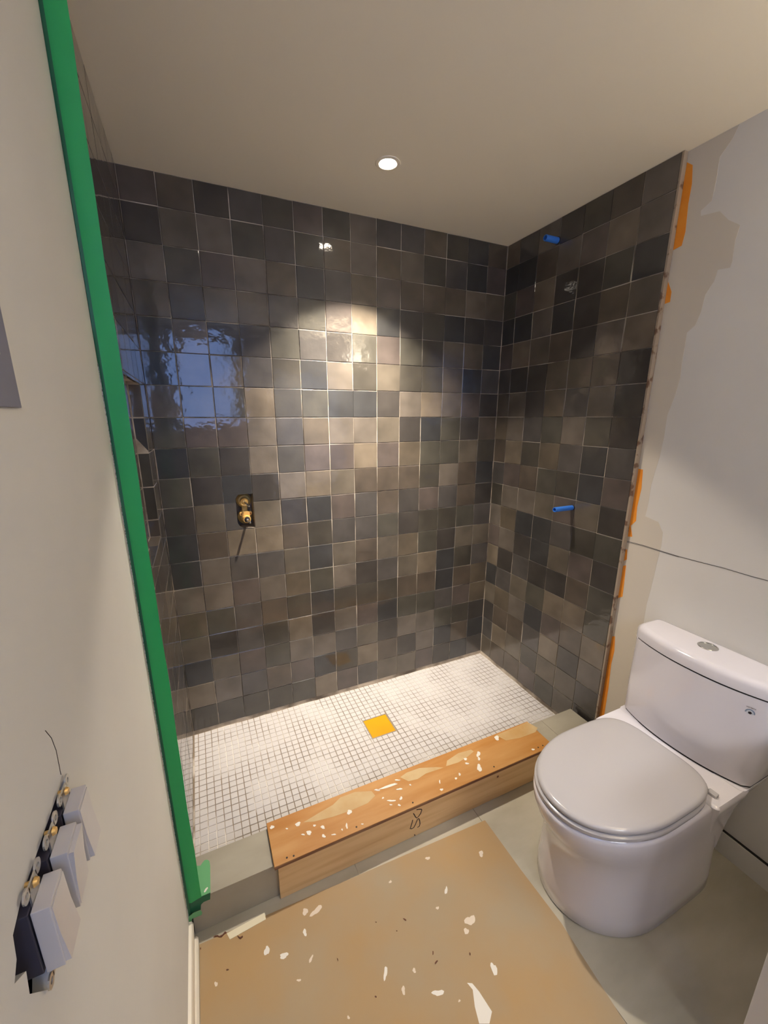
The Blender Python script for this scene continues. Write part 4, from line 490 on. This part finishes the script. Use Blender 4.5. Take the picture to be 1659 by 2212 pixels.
bm = nb(); lathe(bm, (vx+.002, .004, vzL), (.15, -1, -.1), [(.0075, 0), (.0068, .012), (.0050, .012), (.0050, .050), (.003, .053)], 16); obj('lower_stem', bm, chrome, v, 35)
# yoke with two ears
bm = nb(); yk = [(-.032, .028), (-.030, .020), (-.020, .016), (-.016, .006), (.016, .006), (.020, .016), (.030, .022), (.032, .030), (.026, .036), (-.022, .036), (-.030, .034)]
flat(bm, [(vx+a*.88, vzL+b_) for a, b_ in yk], 1, .016, .006); obj('yoke_plate', bm, brass, v)
for s in (-1, 1): obj('yoke_screw', lathe(nb(), (vx+s*.021, .016, vzL+.026), (0, -1, 0), [(.0035, 0), (.003, .0012)], 12), mat('copper_screw', (.35, .12, .05), .4, .8), v, 35)
# cut edge of the hole
# ------------------------------------------------------------- blue pipe stubs
def stub(y, z, x_end, label, sz=0.0115):
    p = thing('pipe_stub', (XR, y, z), label, 'pipe', 'blue pipe stubs on the right shower wall')
    L = XR-x_end+.008
    bm = nb(); lathe(bm, (XR+.008, y, z), (-1, 0, 0), [(sz, 0), (sz, L-.002), (sz*.93, L), (sz*.72, L), (sz*.70, L-.03), (.0005, L-.031)]); obj('tube', bm, bluem, p, 35)
    obj('end_bore', lathe(nb(), (x_end+.0295, y, z), (-1, 0, 0), [(sz*.69, 0), (sz*.69, .001)], 24), mat('deep_blue', (.005, .03, .22), .5), p)
    bm = nb(); lathe(bm, (XR+.002, y, z), (-1, 0, 0), [(sz*1.25, 0), (sz*1.2, .0035), (sz, .004)]); obj('wall_collar', bm, rubber, p, 35)
stub(X(-4.62), Z(-5.30), X(5.06), 'light blue open-ended pipe stub sticking out at mid height on right wall')
stub(X(-2.66), Z(4.16), X(5.36), 'dark blue pipe stub near ceiling on right shower wall', .013)
# ------------------------------------------------------------- ceiling lamps
def downlight(x, y, r, lm, label):
    d = thing('recessed_downlight', (x, y, ZC), label, 'ceiling lamp')
    bm = nb(); lathe(bm, (x, y, ZC), (0, 0, -1), [(r*1.55, 0), (r*1.5, .002), (r*1.12, .003), (r*1.06, .0005), (r*1.0, .0002)], 40, cap=False); obj('trim_ring', bm, ceil_m, d, 35)
    obj('lens', lathe(nb(), (x, y, ZC), (0, 0, -1), [(r*1.02, 0), (r*.98, .0012), (r*.4, .003)], 32), lm, d, 40)
downlight(LX, LY, .029, lens_m, 'small round recessed downlight glowing in the ceiling above the shower')
ul = thing('fill_uplight', (XDR, X(-18.2), Z(1.9)), 'added cream fill uplight above the cabinet, behind the camera', 'wall lamp')  # unseen lamp added for ceiling light
yu = X(-18.2)
obj('housing', box(nb(), XDR-.16, XDR-.001, yu-.22, yu+.22, Z(1.9)-.07, Z(1.9), .006), white_trim, ul)
obj('diffuser', box(nb(), XDR-.15, XDR-.04, yu-.20, yu+.20, Z(1.9), Z(1.9)+.006), lens2_m, ul)
# ------------------------------------------------------------- toilet (axis along -x, centre line y = YT)
YT = -1.258
to = thing('toilet', (.4, YT, 0), 'white one-piece toilet with closed lid and dual-flush tank against right wall', 'toilet')
def ring(z, xf, w, xc, xr, nf=2.0, nr=6.0, n=64, z_of=None):
    o = []
    for i in range(n):
        t = 2*math.pi*i/n; c, s = math.cos(t), math.sin(t)
        e = nf if c < 0 else nr
        a = (xc-xf) if c < 0 else (xr-xc)
        x = xc + math.copysign(abs(c)**(2/e), c)*a; y = math.copysign(abs(s)**(2/e), s)*w
        o.append((x, YT+y, z if z_of is None else z_of(x, y)))
    return o
bm = nb()
L = [(0, .082, .187, .33, .635), (.006, .076, .190, .33, .636), (.06, .074, .190, .33, .636), (.13, .082, .187, .33, .634), (.20, .084, .185, .33, .632), (.255, .074, .185, .33, .632), (.30, .048, .188, .32, .634), (.335, .026, .191, .31, .636), (.37, .012, .194, .30, .638), (.398, .006, .195, .30, .639), (.410, .008, .1945, .30, .638), (.4155, .016, .189, .30, .632)]
loft(bm, [ring(z, a, w_, c, d, 2.05, 9) for z, a, w_, c, d in L])
# rear deck shoulders, up to the tank
def rrect(z, x0, x1, w_, r, n=8):
    o = []
    for cx, cy, a0 in ((x1-r, w_-r, 0), (x0+r, w_-r, 90), (x0+r, -w_+r, 180), (x1-r, -w_+r, 270)):
        for i in range(n+1):
            t = math.radians(a0+90*i/n); o.append((cx+r*math.cos(t), YT+cy+r*math.sin(t), z))
    return o
loft(bm, [rrect(.16, .52, .640, .176, .03), rrect(.26, .50, .642, .184, .03), rrect(.34, .48, .643, .195, .028), (rrect(.395, .47, .644, .208, .022)), rrect(.417, .465, .645, .211, .016), rrect(.424, .471, .640, .206, .012)])
loft(bm, [rrect(.002, .60, .745, .115, .03), rrect(.2, .60, .75, .118, .03), rrect(.30, .60, .772, .15, .03), rrect(.40, .60, .774, .205, .02), rrect(.425, .60, .774, .210, .02)])
obj('bowl', bm, china, to, 50)
def tank_ring(z, xm, xe, w_, xb_=.7745, ex=0.0, n=28, zc=None):
    o = []; r = .014
    for i in range(n+1):
        s = -1+2*i/n; y = s*w_; x = xm+(xe-xm)*abs(s)**2.2 + .012*max(0, abs(s)-.93)/.07
        o.append((x, YT+y, z))
    for t in (0, 45, 90): o.append((xb_-r+r*math.sin(math.radians(t)), YT+w_-r+r*math.cos(math.radians(t)) , z))
    for t in (0, 45, 90): o.append((xb_-r+r*math.cos(math.radians(t)), YT-w_+r-r*math.sin(math.radians(t)), z))
    return o
bm = nb(); loft(bm, [tank_ring(.430, .583, .628, .208), tank_ring(.436, .579, .626, .211), tank_ring(.55, .584, .632, .2145), tank_ring(.70, .594, .642, .219), tank_ring(.7335, .596, .644, .220)])
tk = obj('tank', bm, china, to, 50)
obj('tank_seam_shade', loft(nb(), [tank_ring(.4235, .584, .630, .208), tank_ring(.4312, .584, .630, .208)]), seam, to)  # dark core ring painting the contact shade under the tank
obj('lid_seam_shade', loft(nb(), [tank_ring(.7330, .599, .647, .217), tank_ring(.7386, .599, .647, .217)]), seam, to)  # dark core ring painting the shade below the lid
bm = nb(); loft(bm, [tank_ring(.7385, .598, .646, .2190, .7755), tank_ring(.7400, .595, .643, .221, .776), tank_ring(.766, .596, .644, .221, .776), tank_ring(.777, .600, .648, .219, .774), tank_ring(.7835, .608, .656, .214, .768), tank_ring(.7855, .622, .668, .204, .760)])
obj('tank_lid', bm, china, to, 50)
bx, by = .7135, -1.2465
bm = nb(); lathe(bm, (bx, by, .7850), (0, 0, 1), [(.0300, 0), (.0300, .0022), (.0285, .0034), (.0262, .0030), (.0258, .0016)], 40); fb = obj('flush_button', bm, chrome, to, 35)
for s in (-1, 1):
    pts = [(bx+.0252*math.sin(math.radians(a)), by+s*.0006+s*.0252*math.cos(math.radians(a))) for a in range(-88, 89, 8)]
    obj('button_half', flat(nb(), pts, 2, .7867, .0022), mat('brushed_chrome', (.42, .42, .40), .3, 1.0), fb)
obj('button_divider', box(nb(), bx-.004, bx+.004, by-.003, by+.003, .7889, .7893, 0), chrome, fb)
# seat and lid
bm = nb(); S = [(.4165, .016, .188, .29, .515), (.420, .010, .192, .29, .52), (.430, .010, .192, .29, .52), (.4335, .016, .188, .29, .515)]
loft(bm, [ring(z, a, w_, c, d, 2.1, 4.5) for z, a, w_, c, d in S]); obj('seat', bm, seatm, to, 50)
bm = nb(); S = [(.4355, .022, .183, .295, .530), (.438, .016, .1875, .295, .535), (.4455, .015, .1885, .295, .536), (.4515, .019, .185, .295, .532), (.4545, .028, .178, .295, .525), (.4560, .05, .163, .295, .508), (.4575, .12, .115, .295, .45), (.4580, .22, .045, .295, .36)]
loft(bm, [ring(z, a, w_, c, d, 2.1, 4.2) for z, a, w_, c, d in S]); obj('seat_lid', bm, seatm, to, 60)
bm = nb(); box(bm, .497, .517, YT-.186, YT-.160, .418, .4335, .003); obj('seat_bumper', bm, seatm, to)
# emblem + lettering on the tank front
def tx(y):
    s = (y-YT)/.2185; return .594+(.642-.594)*abs(s)**2.2
ey = -1.4275; ez = .683
d = Vector((tx(ey-.004)-tx(ey+.004), -.008, 0)).normalized(); nrm = Vector((d.y, -d.x, 0)); nrm = nrm if nrm.x < 0 else -nrm
ec = Vector((tx(ey)-.0004, ey, ez))
obj('emblem', lathe(nb(), ec, nrm, [(.0120, -.001), (.0120, .0006)], 30), mat('emblem_blue_grey', (.20, .25, .33), .4), to)
obj('emblem_ring', lathe(nb(), ec+nrm*.0006, nrm, [(.0085, 0), (.0085, .0003)], 30), mat('emblem_white', (.62, .64, .66), .4), to)
obj('emblem_drop', lathe(nb(), ec+nrm*.0009, nrm, [(.0050, 0), (.0050, .0003)], 5), inkm, to)
cu_ = bpy.data.curves.new('lettering', 'FONT'); cu_.body = 'vortens'; cu_.size = .0075; cu_.align_x = 'CENTER'; cu_.align_y = 'CENTER'; cu_.extrude = .0001
_t0 = bpy.data.objects.new('t', cu_); C.objects.link(_t0); bpy.context.view_layer.update()
_me = bpy.data.meshes.new_from_object(_t0.evaluated_get(bpy.context.evaluated_depsgraph_get())); bpy.data.objects.remove(_t0); _me.materials.clear()
lt = link('lettering', _me, inkm, to)
up = Vector((0, 0, 1)); rt = up.cross(nrm)
mm = Matrix((rt, up, nrm)).transposed().to_4x4(); mm.translation = ec+nrm*.0016+Vector((0, 0, .0185))-Vector((.4, YT, 0)); lt.matrix_basis = mm
# ------------------------------------------------------------- switches in the left wall
def switch(yc, zc, pull, tilt, label):
    s = thing('wall_switch', (XDL, yc, zc), label, 'switch', 'three unfinished wall switches')
    def at(o): o.rotation_euler = (0, 0, 0); return o
    x0 = XDL+pull
    bm = nb(); box(bm, x0, x0+.0015, yc-.0085, yc+.0085, zc-.052, zc+.052); obj('mounting_strap', bm, steel, s)
    for sz in (-1, 1):
        for sy in (-1, 1):
            bm = nb(); lathe(bm, (x0, yc+sy*.013, zc+sz*.050), (1, 0, 0), [(.0028, 0), (.0062, 0), (.0062, .0015), (.0028, .0015), (.0028, 0)], 18, cap=False); obj('plaster_ear', bm, steel, s)
        bm = nb(); lathe(bm, (x0-.004, yc, zc+sz*.0475), (1, 0, 0), [(.0022, 0), (.0022, .006), (.0042, .0065), (.0030, .009)], 14); obj('screw', bm, brass, s, 35)
    obj('switch_body', box(nb(), x0-.030, x0, yc-.0165, yc+.0165, zc-.034, zc+.034, .001), swb, s)
    obj('rocker_frame', box(nb(), x0+.0015, x0+.0150, yc-.0165, yc+.0165, zc-.0345, zc+.0345, .0008), swp, s)
    bm = nb(); a, h = .0155, .0315
    pr = [(-h, .0151), (-h, .0195 if tilt > 0 else .0158), (0, .0168), (h, .0158 if tilt > 0 else .0195), (h, .0151)]
    loft(bm, [[(x0+q, yc+sy*a, zc+p) for p, q in pr] for sy in (-1, 1)]); obj('rocker', bm, swp, s)
switch(X(-11.64), 1.137, .004, 1, 'white rocker switch nearest the shower, hanging out of the wall hole')
switch(X(-12.01), 1.137, .005, -1, 'middle of the three loose white rocker switches')
switch(X(-12.38), 1.137, .004, 1, 'rocker switch nearest the frame corner beside the black hole edge')
# flat blue-grey patch at the frame's left edge
pa = thing('wall_patch', (XDL, X(-11.5), Z(-.6)), 'blue-grey flat patch high on the left wall at the frame edge', 'panel')
obj('patch_face', box(nb(), XDL+.0008, XDL+.004, X(-12.6), X(-10.72), Z(-1.92), Z(.4), .0008), bluegrey, pa)
obj('patch_dot', lathe(nb(), (XDL+.004, X(-10.98), Z(-1.52)), (1, 0, 0), [(.0028, 0), (.002, .0012)], 12), paintw, pa)  # small white dot on the blue-grey rectangle
# white cabinet at the lower right, only its corner in frame
vn = thing('vanity_cabinet', (.5, -2.1, 0), 'white cabinet corner cut off at the lower right frame edge', 'cabinet')
obj('carcass', box(nb(), .215, .775, -2.5, -1.700, 0, .80, .002), doorm, vn)
obj('cabinet_door', box(nb(), .199, .2145, -2.49, -1.7005, .09, .79, .0015), doorm, vn)
obj('worktop', box(nb(), .19, .775, -2.52, -1.695, .80, .825, .002), slab, vn)
